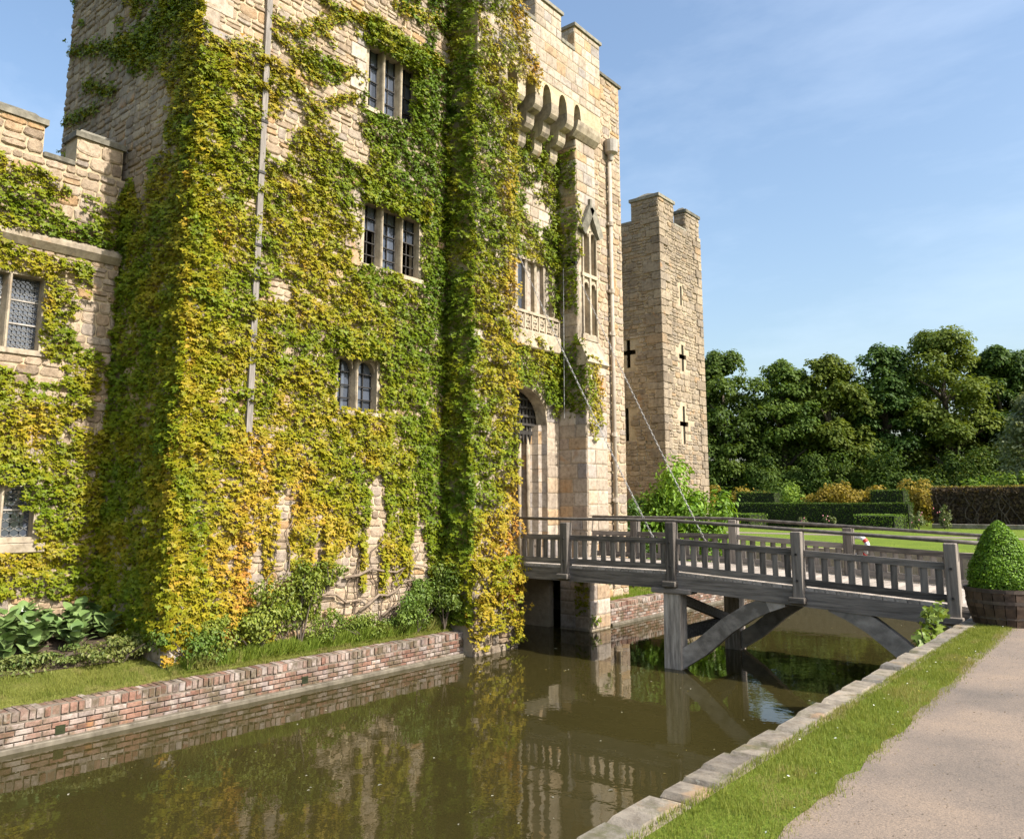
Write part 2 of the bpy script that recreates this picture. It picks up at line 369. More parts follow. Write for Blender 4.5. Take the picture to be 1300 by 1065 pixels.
def join_rest(parent, rest, mat, name):
    if not rest: return
    mb = MB()
    for (f, i, kind, u, v, w, h, d) in rest:
        sv, sf = STONE_V[kind][i]; b = len(mb.v)
        mb.v += [f(u + x * w, v + y * h, z * d) for x, y, z in sv]; mb.f += [tuple(b + k for k in q) for q in sf]
    o = mb.build(name, M[mat], parent); o['kind'] = 'stuff'; return o

# ------------------------------------------------------------------ leaves
LEAF = {
 'ivy': (np.array([(0, .12, 0), (-.40, .22, .10), (-.5, -.16, .06), (-.16, -.20, 0), (0, -.62, -.06), (.40, .22, .10), (.5, -.16, .06), (.16, -.20, 0)]), [(0, 1, 2, 3, 4), (0, 4, 7, 6, 5)]),
 'oval': (np.array([(0, .5, -.06), (-.26, .12, .05), (-.24, -.2, .05), (0, -.5, -.1), (.26, .12, .05), (.24, -.2, .05)]), [(0, 1, 2, 3), (0, 3, 5, 4)]),
 'diamond': (np.array([(0, .5, 0), (-.38, 0, .08), (0, -.5, 0), (.38, 0, .08)]), [(0, 1, 2), (0, 2, 3)]),
 'blade': (np.array([(-.06, 0, 0), (.06, 0, 0), (0, 1, .15)]), [(0, 1, 2)]),
}
def leaf_object(name, mat, parent, P, N, T, S, C, shape='ivy', origin=None):
    """P centres, N normals, T direction of the leaf's local -y (tip), S sizes, C colours"""
    lv, lf = LEAF[shape]; k = len(P); nv = len(lv); lp = len(lf[0]); nf = len(lf)
    N = N / np.linalg.norm(N, axis=1, keepdims=True)
    T = T - N * (T * N).sum(1, keepdims=True); T = T / np.maximum(np.linalg.norm(T, axis=1, keepdims=True), 1e-6)
    Yv = -T; Xv = np.cross(Yv, N)
    V = P[:, None, :] + S[:, None, None] * (lv[None, :, 0, None] * Xv[:, None] + lv[None, :, 1, None] * Yv[:, None] + lv[None, :, 2, None] * N[:, None])
    V = V.reshape(-1, 3)
    c = np.array(origin) if origin is not None else np.array([(V[:, 0].min() + V[:, 0].max()) / 2, (V[:, 1].min() + V[:, 1].max()) / 2, V[:, 2].min()])
    me = bpy.data.meshes.new(name)
    me.vertices.add(k * nv); me.vertices.foreach_set('co', (V - c).astype(np.float32).ravel())
    idx = (np.arange(k)[:, None, None] * nv + np.array(lf)[None]).reshape(-1)
    me.loops.add(len(idx)); me.loops.foreach_set('vertex_index', idx.astype(np.int32))
    me.polygons.add(k * nf); me.polygons.foreach_set('loop_start', (np.arange(k * nf) * lp).astype(np.int32))
    me.polygons.foreach_set('loop_total', np.full(k * nf, lp, dtype=np.int32))
    at = me.color_attributes.new('col', 'FLOAT_COLOR', 'POINT')
    cc = np.ones((k * nv, 4), np.float32); cc[:, :3] = np.repeat(C, nv, axis=0); at.data.foreach_set('color', cc.ravel())
    me.update(calc_edges=True)
    o = link(name, me, mat, parent, c); o['kind'] = 'stuff'; return o

def vnoise(x, y, seed):
    xi, yi = np.floor(x).astype(int), np.floor(y).astype(int); fx_, fy_ = x - xi, y - yi
    def h(a, b):
        q = (a * 374761393 + b * 668265263 + seed * 69069) & 0x7fffffff; q = ((q ^ (q >> 13)) * 1274126177) & 0x7fffffff
        return ((q ^ (q >> 16)) & 0xffff) / 65535.0
    u, v = fx_ * fx_ * (3 - 2 * fx_), fy_ * fy_ * (3 - 2 * fy_)
    return (h(xi, yi) * (1 - u) + h(xi + 1, yi) * u) * (1 - v) + (h(xi, yi + 1) * (1 - u) + h(xi + 1, yi + 1) * u) * v
def fbm(x, y, seed, o=4):
    s = 0; a = .5; t = 0
    for k in range(o): s = s + a * vnoise(x * 2 ** k, y * 2 ** k, seed + k * 17); t += a; a *= .55
    return s / t

GREEN = np.array([0.15, 0.19, 0.008]); OLIVE = np.array([0.25, 0.228, 0.011]); GOLD = np.array([0.37, 0.255, 0.023]); RUST = np.array([0.42, 0.165, 0.04]); DEEP = np.array([0.085, 0.14, 0.008])
def ivy_colour(a):
    """a: 0 deep green .. 1 rust"""
    st = np.array([0, .28, .52, .76, 1.0]); cs = np.stack([DEEP, GREEN, OLIVE, GOLD, RUST])
    return np.stack([np.interp(a, st, cs[:, k]) for k in range(3)], 1)

def ivy_patch(parent, frame, n_out, u0, u1, v0, v1, dens, blobs=(), cov0=.95, holes=(), autumn=lambda u, v: 0.4 + 0 * u, size=(.062, .112), thick=.13, seed=1, edge=None, soft=.16, nfreq=1.3, streak=None):
    cnt = int((u1 - u0) * (v1 - v0) * dens); r_ = np.random.default_rng(seed)
    u = r_.uniform(u0, u1, cnt); v = r_.uniform(v0, v1, cnt)
    cov = np.full(cnt, cov0)
    for (a, b, ra, rb, s) in blobs: cov = cov - s * np.exp(-(((u - a) / ra) ** 2 + ((v - b) / rb) ** 2) * .9)
    if edge is not None: cov = cov - edge(u, v)
    nn = fbm(u * nfreq + v * .5, v * nfreq * 1.1, seed, 4); nn = np.clip((nn - .5) * 1.9 + .5, 0, 1)
    if streak is not None:
        sn = np.clip((fbm(u * 4.2, v * .55, seed + 31, 3) - .5) * 2.0 + .5, 0, 1); t = np.clip((streak - v) / 1.2, 0, 1); nn = nn * (1 - t) + sn * t; cov = cov - .03 * t
    keep = nn < cov + r_.normal(0, soft * .3, cnt)
    for (a, b, c, d) in holes:
        inside = (u > a) & (u < b) & (v > c) & (v < d); keep &= ~inside
    u, v, nn, cov = u[keep], v[keep], nn[keep], cov[keep]; k = len(u)
    rel = fbm(u * 3.3, v * 5.0, seed + 5, 3)                  # relief of the leaf mat
    d = .015 + thick * 1.45 * np.clip(rel * 1.9 - .5, 0, 1) * r_.uniform(.3, 1, k)
    f = frame[0]; P = np.array([f(a, b, c) for a, b, c in zip(u, v, d)])
    no = np.array(n_out, float); z = np.array([0, 0, 1.0])
    tilt = np.clip(r_.normal(.72, .34, k), -.25, 1.4)
    N = no * np.cos(tilt)[:, None] + z * np.sin(tilt)[:, None] + r_.normal(0, .24, (k, 3))
    T = -z + no * .25 + r_.normal(0, .38, (k, 3))
    S = size[0] + (size[1] - size[0]) * 1.25 * r_.uniform(0, 1, k) ** 1.5
    a = autumn(u, v) - .055 + (fbm(u * 1.1, v * 1.1, seed + 9, 3) - .5) * .72 + (fbm(u * 3.1, v * 3.1, seed + 19, 2) - .5) * .34 + r_.normal(0, .06, k)
    C = ivy_colour(np.clip(a, 0, 1)) * r_.uniform(.76, 1.16, k)[:, None]
    return P, N, T, S, C
def ivy_strand(n_out, frame, pts, w, dens, autumn, seed):
    r_ = np.random.default_rng(seed); U, V = [], []
    for (a, b), (c, d) in zip(pts, pts[1:]):
        L = math.hypot(c - a, d - b); k = int(L * w * 2 * dens); t = r_.uniform(0, 1, k)
        wv_ = w * (.55 + .9 * fbm(t * L * 3 + a, np.full(k, b), seed))
        U.append(a + (c - a) * t + r_.normal(0, .5, k) * wv_); V.append(b + (d - b) * t + r_.normal(0, .5, k) * wv_)
    u, v = np.concatenate(U), np.concatenate(V); k = len(u); f = frame[0]; no = np.array(n_out, float); z = np.array([0, 0, 1.0])
    P = np.array([f(a, b, c) for a, b, c in zip(u, v, .02 + r_.uniform(0, .09, k))]); tilt = r_.normal(.65, .3, k)
    N = no * np.cos(tilt)[:, None] + z * np.sin(tilt)[:, None] + r_.normal(0, .25, (k, 3)); T = -z + no * .25 + r_.normal(0, .38, (k, 3))
    return P, N, T, r_.uniform(.06, .105, k), ivy_colour(np.clip(autumn + r_.normal(0, .14, k), 0, 1)) * r_.uniform(.75, 1.2, k)[:, None]
def ivy_build(parent, patches):
    return leaf_object('leaves', M['ivy'], parent, *[np.concatenate([p[i] for p in patches]) for i in range(5)], 'ivy')

def bush_leaves(name, mat, parent, centre, radii, cnt, size, cols, shape='oval', seed=1, blobs=14, up=.5, shell=.55, flat=0.0):
    r_ = np.random.default_rng(seed); radii = np.array(radii)
    bc = r_.normal(0, 1, (blobs, 3)); bc /= np.linalg.norm(bc, axis=1, keepdims=True); bc *= (r_.uniform(.25, .95, (blobs, 1)))
    bc[:, 2] = np.where(bc[:, 2] < -.7, -bc[:, 2], bc[:, 2])
    br = r_.uniform(.16, .46, blobs)
    w = r_.integers(0, blobs, cnt)
    d = r_.normal(0, 1, (cnt, 3)); d /= np.linalg.norm(d, axis=1, keepdims=True)
    rr = br[w] * r_.uniform(shell, 1.08, cnt) * np.where(r_.uniform(0, 1, cnt) < .1, r_.uniform(1, 1.5, cnt), 1)
    Q = bc[w] + d * rr[:, None]
    P = Q * radii + np.array(centre)
    N = d + np.array([0, 0, up]) + r_.normal(0, .45, (cnt, 3))
    T = np.array([0, 0, -.6]) + d * .5 + r_.normal(0, .5, (cnt, 3))
    S = r_.uniform(.65, 1.25, cnt) * size
    t = np.clip(r_.normal(.5, .22, cnt) + r_.normal(0, .2, blobs)[w], 0, 1)
    C = (np.array(cols[0]) * (1 - t[:, None]) + np.array(cols[1]) * t[:, None]) * r_.uniform(.8, 1.2, (cnt, 1))
    return leaf_object(name, mat, parent, P, N, T, S, C, shape)

# ================================================================== SETTING
WATER = -1.53
def sheet(name, rects, z, mat, kind='structure'):
    mb = MB()
    for (x0, x1, y0, y1) in rects: mb.quad((x0, y0, z), (x1, y0, z), (x1, y1, z), (x0, y1, z))
    return props(mb.build(name, mat), kind=kind)
FARBANK = 31.0
o = sheet('ground', [(-2.21, 600, -300, FARBANK), (-600, 600, FARBANK + .3, 900)], 0.0, M['lawn'])
o = sheet('moat_water', [(-300, -2.3, -300, FARBANK + .2)], WATER, M['water'])
# path with a slightly wandering edge
mb = MB(); pts = [(-1.60, -20), (-1.66, 2), (-1.70, 5.5), (-1.72, 6.8), (-1.78, 8.5), (-1.86, 10.5), (-1.92, 12.6), (-2.1, 13.9), (-2.2, 14.6)]
edge = []
for (a, b), (c, d) in zip(pts, pts[1:]):
    k = max(2, int((d - b) * 6))
    for i in range(k): t = i / k; edge.append((a + (c - a) * t + random.uniform(-.03, .03), b + (d - b) * t))
edge.append(pts[-1])
for (a, b), (c, d) in zip(edge, edge[1:]): mb.quad((a, b, .004), (9, b, .004), (9, d, .004), (c, d, .004))
mb.quad((-2.2, 14.6, .004), (9, 14.6, .004), (9, 18.2, .004), (-2.2, 18.2, .004))
props(mb.build('path', M['path']), kind='structure')
props(sheet('garden_path', [(-90, 40, 44.5, 46.6)], .004, M['path']), kind='structure')
# castle-side bank
mb = MB()
def bank_z(x, y):
    if x > -12.31: return -1.04
    if y < 6.75: return -1.0 + .62 * min(1, (-12.3 - x) / 2.8)
    return -1.0 + .2 * min(1, (-12.3 - x) / .4)
ys = [-60, -20, 0] + [i * .6 for i in range(1, 11)] + [6.74, 6.76] + [7.2 + i * .6 for i in range(10)] + [13.1]
xs = [-12.28, -12.45, -12.75, -13.2, -13.8, -14.4, -15.05, -17, -60]
for a, b in zip(ys, ys[1:]):
    for c, d in zip(xs, xs[1:]):
        ym = (a + b) / 2; q = lambda x, y: (x, y, bank_z(x, ym) + (.03 * math.sin(y * 3.1 + x * 5) if x < -12.3 else 0))
        mb.quad(q(d, a), q(c, a), q(c, b), q(d, b))
mb.quad((-60, 18.9, -.95), (-12.1, 18.9, -.98), (-12.1, 28.8, -.98), (-60, 28.8, -.95))
props(mb.build('castle_bank', M['bank']), kind='structure')

# ---- brick moat walls
def moat_wall(label, X, y0, y1, top, n_courses, singles, seed, drains=()):
    t = empty('moat_wall', (X, y0, WATER), label, 'wall', 'brick walls along the moat')
    mb = MB().box(X - .32, X - .012, y0, y1, WATER - .5, top - .012); mb.build('wall_core', M['brick_mortar'], t)
    MB().bbox(X - .05, X + .11, y0, y1, WATER - .4, WATER + .065, .012).build('ledge', M['ledge'], t)
    for yd in drains:
        MB().box(X - .2, X + .019, yd - .065, yd + .065, WATER + .1, WATER + .22).build('drain_shade_block', M['hedgecore'], t)  # solid dark block; its colour stands for the shade inside a drain
    r_ = random.Random(seed); fr = fx(X); rest = []; items = []
    y = y0
    while y < y1 - .05:                                       # brick-on-end capping course
        w = r_.uniform(.085, .115)
        me = stone_mesh('b', r_.randrange(9), 'brick'); o = bpy.data.objects.new('brick', me); col.objects.link(o); o.parent = t
        o.matrix_local = Matrix.Translation(Vector((X - .33, y + w / 2, top - .075 + r_.uniform(-.006, .006))) - WL[t.name]) @ fr[1].to_4x4() @ Matrix.Diagonal((w - .012, .15, .335 + r_.uniform(-.012, .012), 1))
        y += w; singles -= 1
    v = top - .155
    for c in range(n_courses):
        v -= .078; y = y0 - (.11 if c % 2 else 0)
        while y < y1:
            w = min(.225, y1 - y); a = max(y, y0)
            if y + w - a > .03: items.append(((a + y + w) / 2, v + .036, y + w - a - .012, .064))
            y += .225
    lay(t, fr, items, .014, 'b', 'brick', max(0, singles), 'brick', rest, seed)
    join_rest(t, rest, 'brick', 'far_bricks')
    return t
moat_wall('low red brick moat wall with upright capping below the ivy-clad gatehouse', -12.0, 3.2, 13.12, -1.03, 4, 290, 3, (5.0, 9.0))
moat_wall('distant low brick moat wall beneath the bush by the corner tower', -11.85, 18.6, 28.8, -.95, 5, 260, 4)
# ---- outer bank coping stones
t = empty('bank_wall', (-2.47, 3, WATER), 'stone-capped moat bank wall beside the narrow grass strip', 'wall')
MB().box(-2.45, -2.212, -30, 60, WATER - .5, -.03).build('wall_core', M['mortar_grey'], t)
y = 2.2; r_ = random.Random(8)
while y < 14.6:
    w = r_.uniform(.25, .6); x1 = -2.27 + r_.uniform(-.03, .02)
    me = stone_mesh('a', r_.randrange(9), 'bank_stone'); o = bpy.data.objects.new('coping_stone', me); col.objects.link(o); o.parent = t
    rot = Matrix(((1, 0, 0), (0, 1, 0), (0, 0, 1)))
    o.matrix_local = Matrix.Translation(Vector(((-2.47 + x1) / 2 + r_.uniform(-.02, .02), y + w / 2, -.05 + r_.uniform(-.012, .006))) - WL[t.name]) @ Matrix.Diagonal((x1 + 2.47 + .02, w - .015, .065 + r_.uniform(-.008, .01), 1))
    y += w
t = empty('bank_wall', (-20, FARBANK, WATER), 'far stone bank wall where the moat turns below the lawn', 'wall')
MB().box(-60, -2.2, FARBANK, FARBANK + .3, WATER - .5, .02).build('wall_core', M['mortar_grey'], t)

# ================================================================== GATEHOUSE
XF = -12.6; GY0, GY1 = 6.75, 20.85
gh = empty('stone_gatehouse', (XF, GY0, -1.0), 'tall ivy-clad sandstone castle gatehouse with mullioned windows and machicolated gateway', 'castle')
FX = fx(XF); FS = fy(GY0)
W1 = (10.45, 12.05, 10.08, 11.62); W2 = (10.45, 12.22, 6.60, 8.05); W3 = (9.88, 11.08, 3.50, 4.66)
SLIT = (-16.28, -16.12, 10.9, 11.75)
panel(FX, GY0, 13.12, -1.6, 15.4, [W1, W2, W3], .38).build('wall', M['mortar'], gh)
panel(FS, -18.45, XF - .002, -1.6, 15.4, [SLIT], .12).build('wall', M['mortar_grey'], gh)  # darker mortar puts extra shade into the colour of this side
panel(FX, 18.38, GY1, -1.6, 14.85, [], .38).build('wall', M['mortar'], gh)
MB().box(-18.45, XF - .4, GY1 - .38, GY1 - .002, -1.6, 14.1).build('wall', M['mortar'], gh)
MB().box(-18.45, -18.08, GY0 + .39, GY1 - .39, -1.6, 14.1).build('wall', M['mortar'], gh)
MB().box(-18.0, XF - .39, GY0 + .39, GY1 - .39, 13.2, 13.5).build('roof', M['coping'], gh)
MB().box(-18.0, XF - 1.2, GY0 + .39, GY1 - .39, .0, .2).build('floor', M['coping'], gh)
rest = []
lay(gh, FX, courses(GY0, 13.1, -1.2, 15.38, (.11, .24), (.14, .44), [W1, W2, W3], 2), .028, 'r', 'rubble', 0, rest=rest, seed=2)
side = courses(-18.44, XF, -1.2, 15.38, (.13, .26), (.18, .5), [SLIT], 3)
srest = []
lay(gh, FS, side, .035, 'r', 'tower', 0, rest=srest, seed=3); join_rest(gh, srest, 'tower', 'side_stones')  # greyer tower stone, also picked darker to paint shade on this side
strip = courses(18.42, GY1, -1.2, 14.82, (.15, .30), (.25, .62), [], 4)
vis = [s for s in strip if s[0] + s[2] / 2 > 19.3]; hid = [s for s in strip if s not in vis]
lay(gh, FX, vis, .026, 'r', 'rubble', 110, rest=rest, seed=4); lay(gh, FX, hid, .04, 'r', 'rubble', 0, rest=rest, seed=4)
join_rest(gh, rest, 'rubble', 'rubble_stones')
# quoins on the near corner
r_ = random.Random(12); z = -1.2; q = MB(); k = 0
while z < 14:
    h = r_.uniform(.28, .42); lx, ly = ((.55, .3) if k % 2 else (.3, .55))
    q.bbox(XF - lx, XF + .03, GY0 - .03, GY0 + ly, z, z + h - .015, .012); z += h; k += 1
q.build('quoins', M['ashlar'], gh)['kind'] = 'stuff'

# ---- pier (left of gate) and turret (right of gate)
PY0, PY1, TY0, TY1 = 13.12, 14.55, 17.45, 18.38
XP, XT, XTL = -11.9, -11.95, -11.70
MB().box(XF - .3, XP, PY0, PY1, -2.0, 12.1).build('pier', M['mortar'], gh)
MB().box(XF, -11.74, PY0 - .05, PY1 + .06, -2.0, .2).build('pier_plinth', M['mortar_grey'], gh)
MB().box(XF - .3, -12.255, PY0 + .002, PY1, 12.101, 15.3).build('pier_head', M['mortar'], gh)
rest = []
lay(gh, fx(XP), courses(PY0, PY1, .2, 12.0, (.2, .32), (.3, .6), [], 6), .03, 'a', 'ashlar', 0, rest=rest)
prest = []
lay(gh, fx(-11.74), courses(PY0 - .05, PY1 + .06, -1.6, .2, (.12, .26), (.16, .4), [], 6), .05, 'r', 'tower', 0, rest=prest); join_rest(gh, prest, 'tower', 'plinth_stones')
TR = [(17.72, 17.99, 6.25, 7.75), (18.07, 18.34, 6.25, 7.75), (17.72, 17.99, 7.95, 9.2), (18.07, 18.34, 7.95, 9.2)]
panel(fx(XT), TY0, TY1, 5.8, 11.72, TR, .14).build('turret', M['dressed'], gh)
MB().box(XF - .3, XT - .142, TY0 + .001, TY1 - .001, 5.8, 12.1).build('turret_core', M['dressed'], gh)
mb = MB(); mb.prism([(XF, -2.0), (XTL, -2.0), (XTL, 5.35), (XT - .02, 5.85), (XF, 5.85)], lambda a, b, d: (a, d, b), TY0 - .004, TY1 + .03); mb.build('turret_base', M['dressed'], gh)
mb = MB().prism([(XTL, 5.30), (XTL + .09, 5.38), (XTL + .03, 5.55), (XT + .03, 6.05), (XT - .02, 6.05), (XT - .02, 5.3)], lambda a, b, d: (a, d, b), TY0 - .05, TY1 + .08); mb.build('weathering', M['dressed'], gh)
mb = MB().prism([(XT - .1, 11.72), (XT + .03, 11.72), (XT + .16, 11.86), (XT + .22, 12.0), (XT + .24, 12.12), (XT - .1, 12.12)], lambda a, b, d: (a, d, b), TY0 - .2, TY1 + .03); mb.build('cornice', M['dressed'], gh)
lay(gh, fx(XTL), courses(TY0, TY1 + .03, -1.5, 5.3, (.28, .40), (.35, .62), [], 9), .022, 'a', 'ashlar', 90, rest=rest)
lay(gh, fx(XT), courses(TY0, TY1, 9.9, 11.7, (.25, .38), (.3, .55), [], 10), .02, 'a', 'ashlar', 30, rest=rest)
lay(gh, fy(TY0 - .004), courses(XF, XTL, -1.5, 5.3, (.28, .40), (.3, .6), [], 11), .02, 'a', 'ashlar', 30, rest=rest)
lay(gh, fy(TY0), courses(XF, XT, 6.1, 11.7, (.28, .40), (.3, .6), [], 13), .02, 'a', 'ashlar', 0, rest=rest)
# blind tracery on the turret
for a, b in ((17.66, 17.72), (17.99, 18.07), (18.34, 18.375)): MB().box(XT - .02, XT + .05, a, b, 6.1, 9.1).build('tracery_shaft', M['dressed'], gh)
for (za, zt) in ((7.55, 7.9), (9.0, 9.35)):
    for yc in (17.855, 18.205):
        m2 = MB()
        for k in range(8):
            a0, a1 = math.pi * k / 8, math.pi * (k + 1) / 8
            m2.beam((XT, yc + .15 * math.cos(a0), za + .16 * math.sin(a0)), (XT, yc + .15 * math.cos(a1), za + .16 * math.sin(a1)), .07, .05, (1, 0, 0))
        m2.build('tracery_arch', M['dressed'], gh)
MB().box(XT - .02, XT + .06, 17.62, 18.38, 7.82, 7.92).build('tracery_transom', M['dressed'], gh)
MB().box(XT - .02, XT + .06, 17.62, 18.38, 6.05, 6.2).build('tracery_sill', M['dressed'], gh)
m3 = MB().beam((XT + .08, 17.60, 9.05), (XT + .08, 18.05, 9.85), .26, .11, (1, 0, 0)).beam((XT + .08, 18.5, 9.05), (XT + .08, 18.05, 9.85), .26, .11, (1, 0, 0)).box(XT, XT + .1, 18.0, 18.1, 9.75, 10.1)
m3.build('gable_hood', M['coping'], gh)

# ---- gate bay
YC, AW, SPR, RISE = 15.93, .98, 3.72, .88
def arch_z(y, w=AW, rise=RISE): return SPR + rise * max(0, 1 - abs((y - YC) / w) ** 2.2) ** .5
NW = (15.2, 17.2, 6.55, 8.0)
panel(FX, PY1, TY0, 5.3, 12.7, [NW], .38).build('wall', M['mortar'], gh)
mb = MB(); N_ = 28
yv = [YC - AW + 2 * AW * i / N_ for i in range(N_ + 1)]
for a, b in zip(yv, yv[1:]):
    za, zb = arch_z(a), arch_z(b)
    mb.quad((XF, a, za), (XF, b, zb), (XF, b, 5.3), (XF, a, 5.3))
    # splayed arch soffit
    ra, rb = (YC + (a - YC) * .95, arch_z(a) - .05), (YC + (b - YC) * .95, arch_z(b) - .05)
    mb.quad((XF, b, zb), (XF, a, za), (XF - .3, ra[0], ra[1]), (XF - .3, rb[0], rb[1]))
mb.box(XF - .3, XF, PY1, YC - AW, -.2, 5.3); mb.box(XF - .3, XF, YC + AW, TY0, -.2, 5.3)
mb.build('gate_arch', M['dressed'], gh)
# jambs: splayed with roll mouldings and block courses
for s in (-1, 1):
    z = .25; k = 0
    while z < SPR - .02:
        h = min(.33 + .05 * math.sin(k * 2.1), SPR - z); mb = MB()
        base = [(0.0, .98), (-.16, .95), (-.2, .86), (-.38, .82), (-.46, .72), (-.62, .70), (-.7, .61), (-.86, .60)]
        jit = .006 * math.sin(k * 5.3)
        pts = [(XF + a, YC + s * (b + jit)) for a, b in base]
        for (a, b), (c, d) in zip(pts, pts[1:]): mb.quad((a, b, z), (c, d, z), (c, d, z + h - .008), (a, b, z + h - .008))
        mb.build('jamb_stone', M['ashlar'], gh); z += h; k += 1
    mb = MB()
    for (a, b) in ((-.47, .74), (-.68, .64)):
        mb.tube([(XF + a + .03, YC + s * (b - .02), .3), (XF + a + .03, YC + s * (b - .02), SPR - .1)], .055, 10)
    mb.build('jamb_shaft', M['dressed'], gh, smooth=True)
MB().box(XF - 2.4, XF - .9, YC - .75, YC + .75, .12, .3).build('threshold', M['ledge'], gh)
MB().box(XF - .9, XF + .02, YC - .97, YC + .97, .02, .29).build('threshold', M['ledge'], gh)
d_ = empty('x', (0, 0, 0), None, None); bpy.data.objects.remove(d_)
dr = MB().box(XF - 1.62, XF - 1.5, YC - .9, YC + .9, .3, 4.6).build('gate_door', M['door'], gh)
for k in range(9):
    y = YC - .85 + k * .19; MB().box(XF - 1.498, XF - 1.475, y, y + .18, .32, 4.5).build('plank', M['door'], dr)
XQ = XF - .36
pc = MB().box(XQ - .05, XQ, YC - .93, YC + .93, 3.45, 3.55).build('portcullis', M['iron'], gh)
for k in range(13):
    y = YC - .87 + k * .145
    mb = MB().box(XQ - .04, XQ - .002, y - .04, y + .04, 3.4, arch_z(y) - .02); mb.prism([(y - .04, 3.4), (y + .04, 3.4), (y, 3.2)], lambda a, b, d: (d, a, b), XQ - .04, XQ - .002); mb.build('bar', M['iron'], pc)
for z in (3.68, 3.9, 4.12, 4.34):
    hw = AW * max(.1, 1 - ((z + .07 - SPR) / RISE) ** 2 if z > SPR else 1) ** .5 - .04
    MB().box(XQ + .002, XQ + .04, YC - hw, YC + hw, z, z + .06).build('bar', M['iron'], pc)
MB().box(XF - 2.0, XF - .38, PY1 - .2, PY1, -2, 5.3).build('passage_wall', M['mortar_grey'], gh)
MB().box(XF - 2.0, XF - .38, TY0, TY0 + .2, -2, 5.3).build('passage_wall', M['mortar_grey'], gh)
MB().box(XF - 2.0, XF - .4, PY1, TY0, 4.75, 5.0).build('passage_vault', M['mortar_grey'], gh)
MB().box(XF - 2.1, XF - 1.9, PY1, TY0, -2, .12).build('passage_wall', M['mortar_grey'], gh)
lay(gh, FX, courses(YC + AW, TY0, .3, 5.2, (.3, .42), (.4, .55), [], 15), .014, 'a', 'ashlar', 12, rest=rest)
lay(gh, FX, courses(PY1, TY0, 5.35, 12.1, (.25, .36), (.3, .6), [(15.05, 17.35, 5.4, 8.15)], 16), .03, 'a', 'ashlar', 0, rest=rest)

# niche windows over the gate with pierced balcony
nw = MB().box(XF - .30, XF - .09, NW[0], NW[1], NW[2], NW[3]).build('niche_window', M['ashlar'], gh)
for k in range(6):
    y = NW[0] + k * .4
    MB().box(XF - .089, XF + .03, y - .05, y + .05, NW[2], NW[3]).build('mullion', M['dressed'], nw)
MB().box(XF - .088, XF - .08, NW[0] + .455, NW[0] + .745, NW[2] + .02, NW[3] - .1).build('pane', M['glass'], nw)
MB().box(XF - .088, XF + .05, NW[0] - .1, NW[1] + .1, NW[3] - .02, NW[3] + .1).build('window_head', M['dressed'], nw)
bal = MB().bbox(XF, XF + .22, 15.1, 17.3, 5.62, 6.08, .03).build('balcony', M['dressed'], gh)
MB().box(XF + .1, XF + .2, 15.12, 17.28, 6.5, 6.57).build('rail', M['dressed'], bal)
for k in range(8):
    y = 15.15 + k * .3
    MB().box(XF + .1, XF + .19, y - .025, y + .025, 6.08, 6.5).build('baluster', M['dressed'], bal)
    if k < 7:
        mb = MB(); yc, zc = y + .15, 6.29
        for j in range(12):
            a0, a1 = 2 * math.pi * j / 12, 2 * math.pi * (j + 1) / 12
            mb.beam((XF + .15, yc + .11 * math.cos(a0), zc + .13 * math.sin(a0)), (XF + .15, yc + .11 * math.cos(a1), zc + .13 * math.sin(a1)), .06, .035, (1, 0, 0))
        mb.beam((XF + .15, yc - .12, zc - .17), (XF + .15, yc + .12, zc + .17), .05, .03, (1, 0, 0)).beam((XF + .15, yc - .12, zc + .17), (XF + .15, yc + .12, zc - .17), .05, .03, (1, 0, 0))
        mb.build('quatrefoil', M['dressed'], bal)

# ---- machicolation and parapet
XA = -11.75
cy_ = [13.36, 14.08, 14.80, 15.52, 16.22, 16.93, 17.6]
prof = [(0, 12.15), (.85, 12.15), (.85, 11.97), (.83, 11.86), (.76, 11.77), (.66, 11.73), (.56, 11.72), (.56, 11.55), (.54, 11.44), (.47, 11.35), (.37, 11.31), (.28, 11.30), (.28, 11.12), (.26, 11.02), (.19, 10.93), (.1, 10.89), (0, 10.86)]
for c in cy_[1:6]:
    MB().prism(prof, lambda a, b, d: (XF + a, d, b), c - .16, c + .16).build('corbel', M['dressed'], gh)
mb = MB()
for a, b in zip(cy_, cy_[1:]):
    y0, y1 = a + .16, b - .16; n_ = 10
    ya = [y0 + (y1 - y0) * i / n_ for i in range(n_ + 1)]
    za = [12.152 + .42 * max(0, 1 - ((2 * i / n_ - 1) ** 2)) ** .5 for i in range(n_ + 1)]
    for i in range(n_):
        mb.quad((XA, ya[i], za[i]), (XA, ya[i + 1], za[i + 1]), (XA, ya[i + 1], 12.7), (XA, ya[i], 12.7))
        mb.quad((XA, ya[i + 1], za[i + 1]), (XA, ya[i], za[i]), (XA - .5, ya[i], za[i]), (XA - .5, ya[i + 1], za[i + 1]))
for c in cy_: mb.box(XA - .5, XA, c - .16, c + .16, 12.152, 12.7)
mb.box(XA - .5, XA, PY0, cy_[0] - .16, 12.152, 12.7); mb.box(XA - .5, XA, cy_[-1] + .16, 18.42, 12.152, 12.7)
mb.box(XA - .5, XA, PY0, 18.42, 12.7, 14.12)
mb.build('parapet', M['mortar'], gh)
PA = fx(XA)
arch_holes = [(a + .1, b - .1, 12.0, 12.6) for a, b in zip(cy_, cy_[1:])]
st = courses(PY0, 18.42, 12.62, 14.1, (.24, .36), (.3, .62), [], 21)
vis = [s for s in st if s[0] > 14.6]
lay(gh, PA, vis, .016, 'a', 'ashlar', 60, rest=rest); lay(gh, PA, [s for s in st if s[0] <= 14.6], .016, 'a', 'ashlar', 0, rest=rest)
